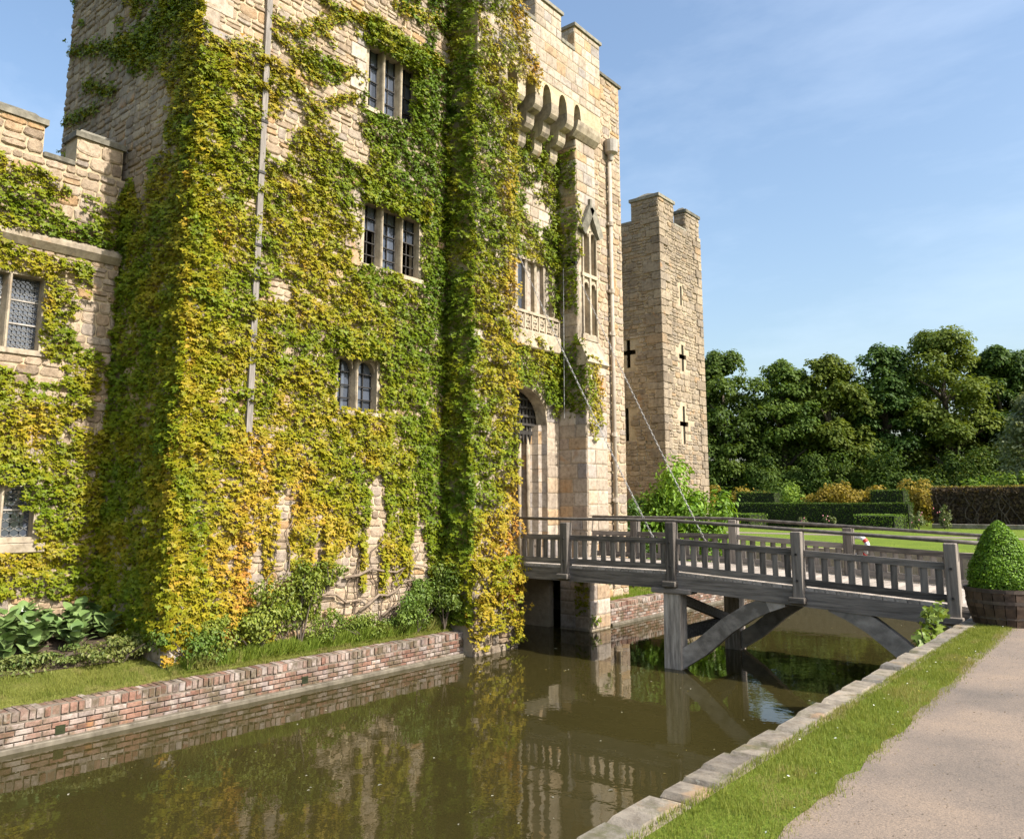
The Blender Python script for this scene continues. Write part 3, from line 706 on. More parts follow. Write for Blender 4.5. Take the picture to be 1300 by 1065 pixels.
def cap(parent, x0, x1, y0, y1, z, o_=.06, h=.2):
    MB().hexa([(x0 - o_, y0 - o_, z), (x1 + o_, y0 - o_, z), (x1 + o_, y1 + o_, z), (x0 - o_, y1 + o_, z),
               (x0 - o_, y0 - o_, z + h * .45), (x1 + o_, y0 - o_, z + h * .45), (x1 + o_, y1 + o_, z + h * .45), (x0 - o_, y1 + o_, z + h * .45)]).build('merlon_cap', M['coping'], parent)
    xm = (x0 + x1) / 2
    MB().hexa([(x0 + .02, y0 + .02, z + h * .45), (x1 - .02, y0 + .02, z + h * .45), (x1 - .02, y1 - .02, z + h * .45), (x0 + .02, y1 - .02, z + h * .45),
               (xm - .09, y0 + .12, z + h), (xm + .09, y0 + .12, z + h), (xm + .09, y1 - .12, z + h), (xm - .09, y1 - .12, z + h)]).build('merlon_cap', M['coping'], parent)
for (a, b) in ((13.55, 14.72), (15.39, 16.53), (17.17, 18.42)):
    MB().box(XA - .48, XA - .002, a, b, 14.1, 14.88).build('merlon', M['mortar'], gh); cap(gh, XA - .48, XA, a, b, 14.88)
    lay(gh, PA, courses(a, b, 14.12, 14.86, (.24, .34), (.3, .5), [], int(a * 7)), .016, 'a', 'ashlar', 12, rest=rest)
    lay(gh, fy(a), courses(XA - .48, XA, 14.12, 14.86, (.24, .34), (.2, .3), [], int(a * 9)), .012, 'a', 'ashlar', 0, rest=rest)
for (a, b) in ((PY0, 13.55), (14.72, 15.39), (16.53, 17.17)):
    MB().bbox(XA - .52, XA + .03, a + .003, b - .003, 14.1, 14.24, .02).build('embrasure_sill', M['coping'], gh)
cap(gh, XF - .45, XF, 18.6, GY1 + .03, 14.86)
for a in (7.0, 8.8, 10.6, 12.0):
    MB().box(XF - .45, XF, a, a + 1.1, 15.4, 16.1).build('merlon', M['mortar'], gh); cap(gh, XF - .45, XF, a, a + 1.1, 16.1)
join_rest(gh, rest, 'ashlar', 'ashlar_stones')

# ---- windows
def window(parent, X, w, lights, rows, cols_, label, skip=(), frame_w=.09, mull=.13, depth=.2, arched=False, leaded=None):
    y0, y1, z0, z1 = w
    fr = MB().box(X - depth - .1, X + .015, y0, y0 + frame_w, z0, z1).box(X - depth - .1, X + .015, y1 - frame_w, y1, z0, z1).box(X - depth - .1, X + .015, y0 + frame_w, y1 - frame_w, z1 - frame_w, z1).box(X - depth - .1, X + .05, y0 - .03, y1 + .03, z0 - .09, z0 + .001)
    wo_ = fr.build('window', M['dressed'], parent)
    if label: wo_['label'] = label
    lw = (y1 - y0 - 2 * frame_w - (lights - 1) * mull) / lights
    r_ = random.Random(int(z0 * 100))
    for i in range(lights):
        a = y0 + frame_w + i * (lw + mull); b = a + lw; zt = z1 - frame_w
        if i < lights - 1:
            MB().prism([(X - depth - .06, b), (X - .02, b + mull * .28), (X + .012, b + mull * .4), (X + .012, b + mull * .6), (X - .02, b + mull * .72), (X - depth - .06, b + mull)], lambda p_, q_, d: (p_, q_, d), z0, z1 - frame_w).build('mullion', M['dressed'], wo_)
        if arched:
            mb = MB(); n_ = 10
            for k in range(n_):
                t0, t1 = k / n_, (k + 1) / n_
                za = zt - .24 + .22 * (1 - abs(2 * t0 - 1) ** 2.4) ** .5; zb = zt - .24 + .22 * (1 - abs(2 * t1 - 1) ** 2.4) ** .5
                mb.quad((X - .07, a + lw * t0, za), (X - .07, a + lw * t1, zb), (X - .07, a + lw * t1, zt), (X - .07, a + lw * t0, zt))
                mb.quad((X - .07, a + lw * t1, zb), (X - .07, a + lw * t0, za), (X - depth, a + lw * t0, za), (X - depth, a + lw * t1, zb))
            mb.build('arched_head', M['dressed'], wo_)
        if leaded:
            MB().box(X - depth - .012, X - depth, a, b, z0, zt).build('pane', M['glass'], wo_)
            mb = MB(); s_ = leaded; ny = max(2, int(lw / s_)); sy = lw / ny; nz_ = int((zt - z0) / (s_ * 1.25)); sz = (zt - z0) / nz_
            for p_ in range(ny):
                for q_ in range(nz_):
                    ya, za = a + p_ * sy, z0 + q_ * sz; xx = X - depth + .006
                    A = [(ya + sy * .5, za), (ya + sy, za + sz * .3), (ya + sy, za + sz * .7), (ya + sy * .5, za + sz), (ya, za + sz * .7), (ya, za + sz * .3)]
                    for u_, v_ in zip(A, A[1:] + A[:1]): mb.beam((xx, *u_), (xx, *v_), .012, .011, (1, 0, 0))
            mb.build('leading', M['paleLead'], wo_)
            for z in (z0 + (zt - z0) * .36, z0 + (zt - z0) * .68): MB().box(X - depth, X - depth + .03, a, b, z - .012, z + .012).build('glazing_bar', M['pipe'], wo_)
        else:
            pw, ph = lw / cols_, (zt - z0) / rows
            for c in range(cols_):
                for r in range(rows):
                    if (i, r) in skip: continue
                    ya, yb, za, zb = a + c * pw + .008, a + (c + 1) * pw - .008, z0 + r * ph + .008, z0 + (r + 1) * ph - .008
                    t1, t2 = r_.uniform(-.012, .012), r_.uniform(-.012, .012); xx = X - depth
                    MB().hexa([(xx - .012, ya, za), (xx - t1, ya, za), (xx - t1, yb, za), (xx - .012, yb, za), (xx - .012, ya, zb), (xx - t2, ya, zb), (xx - t2, yb, zb), (xx - .012, yb, zb)]).build('pane', M['glass'], wo_)
            for c in range(1, cols_): MB().box(X - depth + .012, X - depth + .034, a + c * pw - .011, a + c * pw + .011, z0, zt).build('glazing_bar', M['iron'], wo_)
            for c in (0, cols_): MB().box(X - depth + .001, X - depth + .03, a + c * pw - .011, a + c * pw + .011, z0, zt).build('glazing_bar', M['iron'], wo_)
            for r in range(1, rows): MB().box(X - depth + .036, X - depth + .056, a, b, z0 + r * ph - .011, z0 + r * ph + .011).build('glazing_bar', M['iron'], wo_)
    return wo_
window(gh, XF, W1, 3, 4, 2, 'upper three-light window half hidden by ivy')
window(gh, XF, W2, 3, 5, 2, 'middle three-light window with two open casements', skip={(0, 0), (0, 1), (0, 2), (2, 0), (2, 1), (2, 2)})
window(gh, XF, W3, 2, 4, 2, 'small two-light window with arched heads', arched=True)
# dressed jamb blocks beside the two big windows
for w in (W1, W2):
    z = w[2] - .1; k = 0
    while z < w[3] + .1:
        MB().bbox(XF - .02, XF + .055, w[0] - (.42 if k % 2 else .26), w[0] - .004, z, z + .33, .012).build('jamb_stone', M['ashlar'], gh); z += .345; k += 1
MB().prism([(0, 0), (.08, .02), (.08, .06), (0, .14)], lambda a, b, d: (XF + a, d, W1[3] + .02 + b), W1[0], W1[1]).build('hood_mould', M['dressed'], gh)
MB().prism([(0, 0), (.08, .02), (.08, .06), (0, .14)], lambda a, b, d: (XF + a, d, W2[3] + .02 + b), W2[0], W2[1]).build('hood_mould', M['dressed'], gh)

# ---- pipes
dp = MB().tube([(XF + .12, 20.05, -.6), (XF + .12, 20.05, 12.2)], .062, 12).build('drainpipe', M['downpipe'], gh, smooth=True)
MB().tube([(XF + .16, 20.05, 12.1), (XF + .17, 20.05, 12.28), (XF + .19, 20.05, 12.34), (XF + .19, 20.05, 12.72)], [.07, .1, .2, .22], 14).build('hopper', M['pipe'], dp)
for z in (10.0, 7.9, 6.6, 3.6, 1.7): MB().tube([(XF + .12, 20.05, z), (XF + .12, 20.05, z + .13)], .088, 12).box(XF + .02, XF + .12, 19.93, 20.17, z + .03, z + .1).build('collar', M['downpipe'], dp)
tp = MB().box(XF + .03, XF + .10, 7.945, 8.06, 2.9, 14.9).build('cable_trunking', M['trunk'], gh)
for z in (4.6, 6.3, 7.7, 8.7, 9.9): MB().box(XF + .02, XF + .115, 7.925, 8.08, z, z + .05).build('clip', M['iron'], tp)

# ================================================================== LEFT WING
XW = -15.1
wg = empty('castle_wing', (XW, 6.7, -.4), 'lower battlemented stone castle wing with leaded windows beside the gatehouse', 'castle')
V1 = (4.30, 5.52, 4.28, 5.66); V2 = (4.50, 5.68, 1.10, 2.45)
panel(fx(XW), -1.0, 6.70, -1.0, 7.8, [V1, V2], .4).build('wall', M['mortar'], wg)
MB().box(-24, XW - .41, -1.0, 6.35, -1, 7.3).build('roof_block', M['coping'], wg)
st = courses(-.9, 6.69, -.8, 7.78, (.12, .26), (.16, .46), [V1, V2], 31)
vis = [s for s in st if s[0] > 4.4]; rest = []
lay(wg, fx(XW), sorted(vis, key=lambda s: -s[2] * s[3])[:190], .032, 'r', 'rubble', 190, rest=rest)
lay(wg, fx(XW), sorted(vis, key=lambda s: -s[2] * s[3])[190:] + [s for s in st if s[0] <= 4.4], .032, 'r', 'rubble', 0, rest=rest)
for (a, b) in ((-.6, .6), (1.3, 2.5), (3.1, 5.22), (5.78, 6.62)):
    MB().box(XW - .5, XW - .002, a, b, 7.79, 8.38).build('merlon', M['mortar'], wg); cap(wg, XW - .5, XW, a, b, 8.38, .05, .24)
    lay(wg, fx(XW), courses(a, b, 7.82, 8.36, (.16, .26), (.22, .45), [], int(a * 11 + 90)), .035, 'r', 'rubble', 20 if a > 3 else 0, rest=rest)
join_rest(wg, rest, 'rubble', 'rubble_stones')
MB().bbox(XW - .5, XW + .04, 5.225, 5.775, 7.79, 7.9, .02).build('embrasure_sill', M['coping'], wg)
MB().prism([(0, 6.1), (.05, 6.1), (.15, 6.22), (.15, 6.3), (.0, 6.42)], lambda a, b, d: (XW + a, d, b), -1.0, 6.69).build('string_course', M['dressed'], wg)
window(wg, XW, V1, 2, 1, 1, 'upper leaded window with a stone mullion', leaded=.072, mull=.14)
window(wg, XW, V2, 2, 1, 1, 'lower leaded window with a deep sill', leaded=.11, mull=.14)
MB().bbox(XW, XW + .1, 4.4, 5.78, .84, 1.0, .015).build('window_sill', M['dressed'], wg)

# ================================================================== FAR TOWER
TX, TYa, TYb, TZ = -13.6, 25.15, 28.4, 12.05
tw = empty('corner_tower', (TX, TYa, -1.0), 'square stone corner tower with cross-shaped arrow slits beyond the timber bridge', 'tower')
def cross(u, v, h=1.0, w=.56, a=.17):
    return [(u - a / 2, u + a / 2, v - h / 2, v + h / 2), (u - w / 2, u - a / 2, v - .04, v + .13), (u + a / 2, u + w / 2, v - .04, v + .13)]
CF = cross(26.7, 7.0, 1.0) + cross(26.65, 4.5, 1.4, .66) + [(26.64, 26.78, 9.0, 9.75)]
CL = cross(-15.0, 7.1, 1.05, .62) + [(-15.2, -15.04, 3.9, 5.1)]
panel(fx(TX), TYa, TYb, -1.2, TZ, CF, .07).build('wall', M['mortar_grey'], tw)
panel(fy(TYa), TX - 3.4, TX - .002, -1.2, TZ, CL, .07).build('wall', M['mortar_grey'], tw)
MB().box(TX - 3.4, TX - .075, TYb - .4, TYb - .002, -1.2, TZ).box(TX - 3.4, TX - 3.0, TYa + .41, TYb - .41, -1.2, TZ).build('wall', M['mortar_grey'], tw)
MB().box(TX - 3.0, TX - .075, TYa + .075, TYb - .41, TZ - .9, TZ - .6).build('roof', M['coping'], tw)
qh = []
r_ = random.Random(33); z = -1.0; k = 0
while z < TZ - .05:
    h = min(r_.uniform(.24, .4), TZ - z); lx, ly = (r_.uniform(.45, .75), r_.uniform(.22, .34)) if k % 2 else (r_.uniform(.22, .34), r_.uniform(.45, .7))
    MB().bbox(TX - lx, TX + .062, TYa - .062, TYa + ly, z, z + h - .016, .014).build('quoin', M['tower'], tw)
    MB().bbox(TX - .2, TX + .062, TYb - (ly if k % 3 else .45), TYb + .02, z, z + h - .016, .014).build('quoin', M['tower'], tw)
    z += h; k += 1
rest = []
s1 = courses(TYa + .12, TYb - .12, -.9, TZ, (.11, .24), (.2, .55), CF, 41); s2 = courses(TX - 3.3, TX - .12, -.9, TZ, (.11, .24), (.2, .55), CL, 42)
s1.sort(key=lambda s: -s[2] * s[3]); s2v = sorted([s for s in s2 if s[0] > -15.6], key=lambda s: -s[2] * s[3]); s2h = [s for s in s2 if s[0] <= -15.6]
lay(tw, fx(TX), s1[:130], .03, 'r', 'tower', 130, rest=rest); lay(tw, fx(TX), s1[130:], .03, 'r', 'tower', 0, rest=rest)
lay(tw, fy(TYa), s2v[:90], .034, 'r', 'tower', 90, rest=rest); lay(tw, fy(TYa), s2v[90:] + s2h, .034, 'r', 'tower', 0, rest=rest)
for (x0, x1, y0, y1) in ((TX - 1.15, TX, TYa, TYa + 1.15), (TX - .5, TX, TYa + 2.15, TYb), (TX - 3.4, TX - 2.1, TYa, TYa + .5), (TX - 3.4, TX - 2.9, TYb - 1.2, TYb)):
    MB().box(x0 + .002, x1 - .002, y0 + .002, y1 - .002, TZ - .001, TZ + .78).build('merlon', M['mortar_grey'], tw); cap(tw, x0, x1, y0, y1, TZ + .78, .06, .26)
    lay(tw, fx(x1), courses(y0, y1, TZ + .02, TZ + .76, (.16, .26), (.25, .5), [], int(y0 * 10)), .03, 'r', 'tower', 0, rest=rest)
    lay(tw, fy(y0), courses(x0, x1, TZ + .02, TZ + .76, (.16, .26), (.25, .5), [], int(y0 * 12)), .03, 'r', 'tower', 0, rest=rest)
join_rest(tw, rest, 'tower', 'rubble_stones')
MB().box(TX - .5, TX + .02, TYa + 1.155, TYa + 2.145, TZ - .001, TZ + .07).box(TX - 2.09, TX - 1.16, TYa - .02, TYa + .5, TZ - .001, TZ + .07).build('embrasure_sill', M['coping'], tw)
cwg = empty('castle_wing', (-15.6, 21, -.9), 'plain stone curtain wall set back between gatehouse and corner tower', 'castle wall')
MB().box(-16.3, -15.6, GY1 + .01, TYa - .06, -1.0, 7.4).build('wall', M['mortar_grey'], cwg)

# ================================================================== BRIDGE
NY, FY_ = 14.75, 17.65
def deck_z(x): return .32 if x <= -8 else .32 - .29 * (x + 8) / 5.5
br = empty('timber_footbridge', (-7, 16.2, 0), 'weathered timber footbridge with slatted railings crossing the moat to the gate', 'bridge')
x = -11.72
while x < -2.3:
    w = .19; za, zb = deck_z(x), deck_z(x + w)
    MB().hexa([(x, NY - .06, za - .05), (x + w - .012, NY - .06, zb - .05), (x + w - .012, FY_ + .06, zb - .05), (x, FY_ + .06, za - .05), (x, NY - .06, za), (x + w - .012, NY - .06, zb), (x + w - .012, FY_ + .06, zb), (x, FY_ + .06, za)]).build('deck_plank', M['deck'], br)
    x += w
for y in (NY + .02, 15.7, 16.7, FY_ - .02):
    for (a, b) in ((-11.7, -8.0), (-8.0, -2.4)):
        MB().beam((a, y, deck_z(a) - .05 - .14), (b, y, deck_z(b) - .05 - .14), .2, .28).build('beam', M['timber'], br)
posts = [-2.85, -5.33, -7.86, -10.45]
for y, s in ((NY, -1), (FY_, 1)):
    for x in posts:
        zt = deck_z(x) + (.98 if x > -10 else .93)
        MB().bbox(x - .095, x + .095, y - .115 + s * .04, y + .085 + s * .04, deck_z(x) - .2, zt, .012).build('post', M['timber_v'], br)
        MB().bbox(x - .16, x + .13, y - .17 + s * .05, y + .17 + s * .05, deck_z(x) - .28, deck_z(x) - .17, .012).build('post_block', M['timber'], br)
    for x in posts:
        for z in (.12, .58):
            yb = y - .115 + s * .04 if s < 0 else y + .085 + s * .04
            MB().tube([(x, yb, deck_z(x) + z), (x, yb + s * .02, deck_z(x) + z)], .022, 8).build('bolt', M['iron'], br)
    ends = [-11.85] + sorted(posts)
    pts = [(x, y, (deck_z(x) + .98)) for x in [-11.9, -10.45, -9, -7.86, -6.6, -5.33, -4, -2.85, -2.45]]
    MB().tube([(a, b, c + .028) for a, b, c in pts], .034, 8).build('handrail', M['handrail'], br, smooth=True)
    for a, b in zip(ends, ends[1:]):
        a2, b2 = a + .1, b - .1
        MB().beam((a2, y, deck_z(a2) + .60), (b2, y, deck_z(b2) + .60), .07, .11).build('top_rail', M['timber'], br)
        MB().beam((a2, y, deck_z(a2) + .09), (b2, y, deck_z(b2) + .09), .07, .12).build('bottom_rail', M['timber'], br)
        k = 10 if b - a > 2 else 6; step = (b2 - a2) / k
        for i in range(k):
            xc = a2 + step * (i + .5); wv_ = .055 + random.uniform(-.006, .006)
            tl = random.uniform(-.008, .008); zb_, zt_ = deck_z(xc) + .151, deck_z(xc) + .544; MB().hexa([(xc - wv_, y - .018, zb_), (xc + wv_, y - .018, zb_), (xc + wv_, y + .018, zb_), (xc - wv_, y + .018, zb_), (xc - wv_ + tl, y - .018, zt_), (xc + wv_ + tl, y - .018, zt_), (xc + wv_ + tl, y + .018, zt_), (xc - wv_ + tl, y + .018, zt_)]).build('baluster', M['timber_v'], br)
for y in (NY + .02, FY_ - .1):
    MB().hexa([(-8.06, y - .15, WATER - 1), (-7.70, y - .15, WATER - 1), (-7.70, y + .15, WATER - 1), (-8.06, y + .15, WATER - 1), (-8.04, y - .14, -.1), (-7.68, y - .14, -.1), (-7.68, y + .14, -.1), (-8.04, y + .14, -.1)]).build('pile', M['pile'], br)
    MB().bbox(-8.3, -7.45, y - .18, y + .18, -.1, .0, .015).build('pile_head', M['timber'], br)
    for pts, nm in (([(-7.85, -1.42), (-7.3, -1.08), (-6.75, -.62), (-6.3, -.33), (-5.95, -.17), (-5.65, -.06)], 'brace'), ([(-2.45, -1.75), (-3.2, -1.15), (-3.75, -.68), (-4.15, -.38), (-4.5, -.2), (-4.8, -.08)], 'brace')):
        pl = MB(); up, lo = [], []
        for i, (a, c) in enumerate(pts):
            p0, p1 = pts[max(0, i - 1)], pts[min(len(pts) - 1, i + 1)]; dx, dz = p1[0] - p0[0], p1[1] - p0[1]; L = math.hypot(dx, dz); nx, nz2 = -dz / L, dx / L
            if nz2 < 0: nx, nz2 = -nx, -nz2
            th = .17 - .04 * i / 5
            up.append((a + nx * th, c + nz2 * th)); lo.append((a - nx * th, c - nz2 * th))
        for i in range(len(pts) - 1):
            q_ = [lo[i], lo[i + 1], up[i + 1], up[i]]
            bw = .083; pl.hexa([(q_[0][0], y - bw, q_[0][1]), (q_[1][0], y - bw, q_[1][1]), (q_[1][0], y + bw, q_[1][1]), (q_[0][0], y + bw, q_[0][1]), (q_[3][0], y - bw, q_[3][1]), (q_[2][0], y - bw, q_[2][1]), (q_[2][0], y + bw, q_[2][1]), (q_[3][0], y + bw, q_[3][1])])
        pl.build(nm, M['brace'], br)
MB().beam((-7.86, NY + .17, -.9), (-7.86, FY_ - .25, -.9), .18, .22).build('tie_beam', M['timber'], br)
MB().beam((-7.86, NY + .17, -.2), (-7.86, FY_ - .25, -.9), .14, .18).build('tie_beam', M['timber'], br)
MB().box(-2.75, -2.28, NY - .1, FY_ + .1, -.32, -.03).build('sill_beam', M['timber'], br)

# ---- drawbridge chains
def chain(label, a, b):
    a, b = Vector(a), Vector(b); L = (b - a).length; step = .075; n_ = int(L / step); mb = MB(); d = (b - a) / n_
    dn = d.normalized(); s1 = dn.cross(Vector((0, 0, 1))).normalized(); s2 = dn.cross(s1)
    for i in range(n_):
        t = (i + .5) / n_; c = a + d * (i + .5) - Vector((0, 0, .10 * 4 * t * (1 - t))); w = s1 if i % 2 else s2
        ring = [c + dn * (.048 * math.cos(q_)) + w * (.02 * math.sin(q_)) for q_ in [2 * math.pi * j / 8 for j in range(9)]]
        mb.tube(ring, .005, 5, cap=False)
    return props(mb.build('drawbridge_chain', M['chain']), label, 'chain', 'drawbridge chains')
chain('steel drawbridge chain dropping from the ivy beside the niche window to the bridge', (XF + .2, 15.2, 8.28), (-8.3, NY + .12, .84))
chain('steel drawbridge chain dropping from beside the turret to the far railing', (-12.1, 17.42, 8.15), (-8.5, FY_ - .1, .78))
for (y, xx, z) in ((15.2, XF, 8.28), (17.42, -12.2, 8.15)):
    MB().tube([(xx - .05, y, z), (xx + .25, y, z)], .07, 10).build('chain_bracket', M['iron'], gh)
MB().tube([(XF + .3, 17.3, 8.0), (XF + .3, 17.28, 3.9)], .012, 6).build('hanging_cable', M['chain'], gh)

# ---- lifebuoy behind the far rail
lb = empty('lifebuoy', (-5.2, FY_ + .12, .72), 'small white and red lifebuoy hung behind a bridge post', 'lifebuoy')
for k in range(4):
    a0 = math.pi / 4 + k * math.pi / 2
    for nm, mt, s0, s1 in (('ring_section', 'white', 0.0, .8), ('red_band', 'red', .8, 1.0)):
        pts = [(-5.2 + .2 * math.cos(a0 + math.pi / 2 * (s0 + (s1 - s0) * j / 6)), FY_ + .16, .78 + .2 * math.sin(a0 + math.pi / 2 * (s0 + (s1 - s0) * j / 6))) for j in range(7)]
        MB().tube(pts, .05 if mt == 'white' else .053, 10).build(nm, M[mt], lb, smooth=True)

# ================================================================== IVY
iv = empty('climbing_ivy', (XF + .1, 10, -.8), 'dense green and orange ivy covering the gatehouse front and shaded side', 'ivy', 'ivy growing on the castle')
FB = [(7.37, 10.59, .83, .69, 1.0), (9.06, 10.33, 1.09, .83, .62), (10.16, 10.9, .40, .85, .9), (8.73, 11.37, 1.17, .42, .6), (10.76, 12.46, 2.24, .33, .8), (12.34, 13.01, .67, .6, .35), (9.8, 9.18, .83, .51, .45), (8.41, 8.5, .44, .62, .3), (7.45, 9.22, .4, .9, .3), (8.4, 5.4, .52, .59, .35), (7.59, 3.97, .39, .69, .15), (8.74, 1.08, .27, .84, .9), (10.31, 1.34, .24, .76, .6), (11.08, 1.65, .21, .95, .55), (12.26, .65, .24, .74, .5), (9.98, .09, 1.4, .58, .85), (11.19, -.62, 1.81, .43, 1.2), (7.23, 1.52, .44, .45, .45), (7.79, .65, .62, .2, .6), (9.29, -.49, 1.1, .56, .6), (9.5, 13, 2.6, 1.2, .5)]
def shrink(w, a=.04, top=.0): return (w[0] + a, w[1] - a, w[2] + a, w[3] - top)
au_f = lambda u, v: .575 - .035 * (u - 7) - .012 * v + .20 * np.clip(1 - v / 3.6, 0, 1) * np.clip((12.0 - u) / 4, .25, 1) - .12 * np.clip((u - 11.3) / 1.2, 0, 1)
pt = [ivy_patch(iv, FX, (1, 0, 0), GY0 - .05, 13.05, -.9, 15.0, 780, FB, .99, [(W1[0] - .02, 11.75, 10.1, 11.42), (W2[0] - .02, W2[1] - .06, W2[2], 7.9), (W3[0] + .05, W3[1] - .05, W3[2] + .06, W3[3] - .06)], au_f, seed=3, streak=2.6)]
SB = [(-17.16, 11.42, 1.53, 1.35, .8), (-17.23, 9.63, 1.51, 1.12, .6), (-14.44, 9.24, 1.21, .83, .5), (-14.28, 8.08, .9, .48, .4), (-15.47, 7.61, .5, 1.32, .35), (-15.05, 4.87, .44, 1.8, .35), (-14.7, 1.65, .42, 1.09, .3), (-18.03, 10.81, 1.23, 1.76, .6), (-15.6, 9.4, 2.0, .9, .5)]
au_s = lambda u, v: .36 + .06 * (u + 15)
pt.append(ivy_patch(iv, FS, (.45, -.9, 0), -15.2, XF + .08, -.6, 8.8, 700, SB, .98, [], au_s, seed=23))
pt.append(ivy_patch(iv, FS, (.45, -.9, 0), -18.4, XF + .08, 8.8, 13.9, 640, SB, .95, [], au_s, seed=23))
pt.append(ivy_patch(iv, fx(XF + .03), (.8, -.6, 0), GY0 - .1, GY0 + .55, -.6, 9.6, 560, [], 1.0, [], lambda u, v: .54 + .06 * np.clip(1 - v / 3, 0, 1), seed=86, thick=.16))
pt.append(ivy_patch(iv, FS, (.5, -.85, 0), XF - .6, XF + .14, -.4, 10.6, 520, [], .98, [], lambda u, v: .46 + 0 * u, seed=87, thick=.16))
for k, (pts, w) in enumerate([
    ([(8.11, 10.91), (8.73, 10.87), (9.7, 11.75), (10.67, 12.15), (11.95, 12.05), (12.95, 12.02)], .17), ([(9.08, 11.4), (9.62, 11.02)], .1),
    ([(8.12, 10.62), (8.71, 10.4), (9.32, 10.06)], .15), ([(8.52, 9.8), (9.42, 9.4)], .16), ([(9.5, 10.51), (10.41, 10.71)], .15),
    ([(9.4, 9.68), (10.32, 10.2)], .15), ([(6.98, 9.26), (7.43, 9.24), (8.02, 8.83)], .2), ([(6.97, 9.82), (7.87, 10.19)], .14), ([(11.2, 12.75), (12.7, 13.1)], .2)]):
    pt.append(ivy_strand((1, 0, 0), FX, pts, w, 620, .48, 400 + k))
for k, (pts, w) in enumerate([([(-13.12, 11.05), (-13.9, 10.7), (-14.9, 10.45), (-16.0, 10.9)], .38), ([(-18.4, 11.75), (-16.7, 11.2), (-15.7, 10.8)], .2), ([(-18.3, 10.05), (-16.6, 9.8)], .18), ([(-17.4, 10.6), (-15.9, 9.9)], .2)]):
    pt.append(ivy_strand((0, -1, 0), FS, pts, w, 560, .28, 420 + k))
for w, k in ((W1, 81), (W2, 82), (W3, 83)):          # ivy spilling over the window heads and edges
    pt.append(ivy_patch(iv, fx(XF + .08), (1, 0, 0), w[0] - .05, w[1] + .15, w[3] - .26, w[3] + .4, 620, [], .9, [], lambda u, v: .38 + 0 * u, seed=k, thick=.2, edge=lambda u, v, w=w: np.clip((w[3] - v) * 2.2, 0, 1)))
pt.append(ivy_patch(iv, fx(XF + .03), (1, 0, 0), 11.72, 12.2, 10.0, 11.7, 620, [], .95, [], lambda u, v: .38 + 0 * u, seed=84, thick=.16))
pt.append(ivy_patch(iv, fx(XF + .03), (1, 0, 0), W3[0], W3[1], W3[2] - .1, W3[2] + .5, 420, [(10.45, 3.9, .3, .3, .5)], .5, [], lambda u, v: .6 + 0 * u, seed=85, thick=.12))
ivy_build(iv, pt)
# woody vine stems low on the front
r_ = random.Random(5)
for k in range(13):
    y = r_.uniform(8.2, 12.9); z = -.75; pts = []; yy = y
    for i in range(r_.randint(7, 13)):
        pts.append((XF + .07 + r_.uniform(-.015, .025), yy, z)); yy += r_.uniform(-.16, .16); z += r_.uniform(.1, .26)
    MB().tube(pts, [.017 * (1 - .6 * i / len(pts)) for i in range(len(pts))], 6).build('vine_stem', M['vine'], iv, smooth=True)
for (y0, z0, y1, z1) in ((10.6, -.35, 12.3, .15), (9.3, .05, 11.0, -.3), (10.2, .3, 12.6, .35), (11.2, -.5, 12.8, -.25)):
    pts = [(XF + .11 + .02 * math.sin(i), y0 + (y1 - y0) * i / 7, z0 + (z1 - z0) * i / 7 + .07 * math.sin(i * 1.9 + y0)) for i in range(8)]
    MB().tube(pts, [.03, .03, .027, .024, .021, .018, .015, .01], 7).build('vine_stem', M['vine'], iv, smooth=True)

ip = empty('climbing_ivy', (XP + .1, 13.8, -1.3), 'thick ivy sheathing the narrow pier left of the gateway', 'ivy', 'ivy growing on the castle')
au_p = lambda u, v: .34 + .22 * np.clip((u - 13.5) / .9, 0, 1) + .22 * np.clip(1 - v / 2.5, 0, 1)
pt = [ivy_patch(ip, fx(XP), (1, 0, 0), PY0 - .14, PY1 + .12, -1.2, 12.2, 720, [(14.3, .6, .2, .5, .3)], 1.05, [], au_p, seed=41, thick=.24),
      ivy_patch(ip, fy(PY0 - .04), (.5, -.86, 0), XF + .03, XP + .2, -.9, 14.0, 680, [], .98, [], lambda u, v: .30 + 0 * u, seed=42, thick=.2),
      ivy_patch(ip, fx(-11.70), (1, 0, 0), PY0 - .1, PY1 + .12, -1.4, .5, 560, [(13.5, -1.2, .5, .18, .7), (14.3, -.2, .2, .4, .3)], .95, [], lambda u, v: .55 + 0 * u, seed=44, thick=.3),
      ivy_patch(ip, fx(XA), (1, 0, 0), PY0, 16.2, 12.2, 14.5, 430, [(16.1, 13.9, .8, .9, 1.2), (15.5, 14.2, .6, .4, .8)], .9, [], lambda u, v: .5 + .1 * (u - 14), seed=45, edge=lambda u, v: np.clip((u - 14.9) * .75, 0, 2))]
ivy_build(ip, pt)

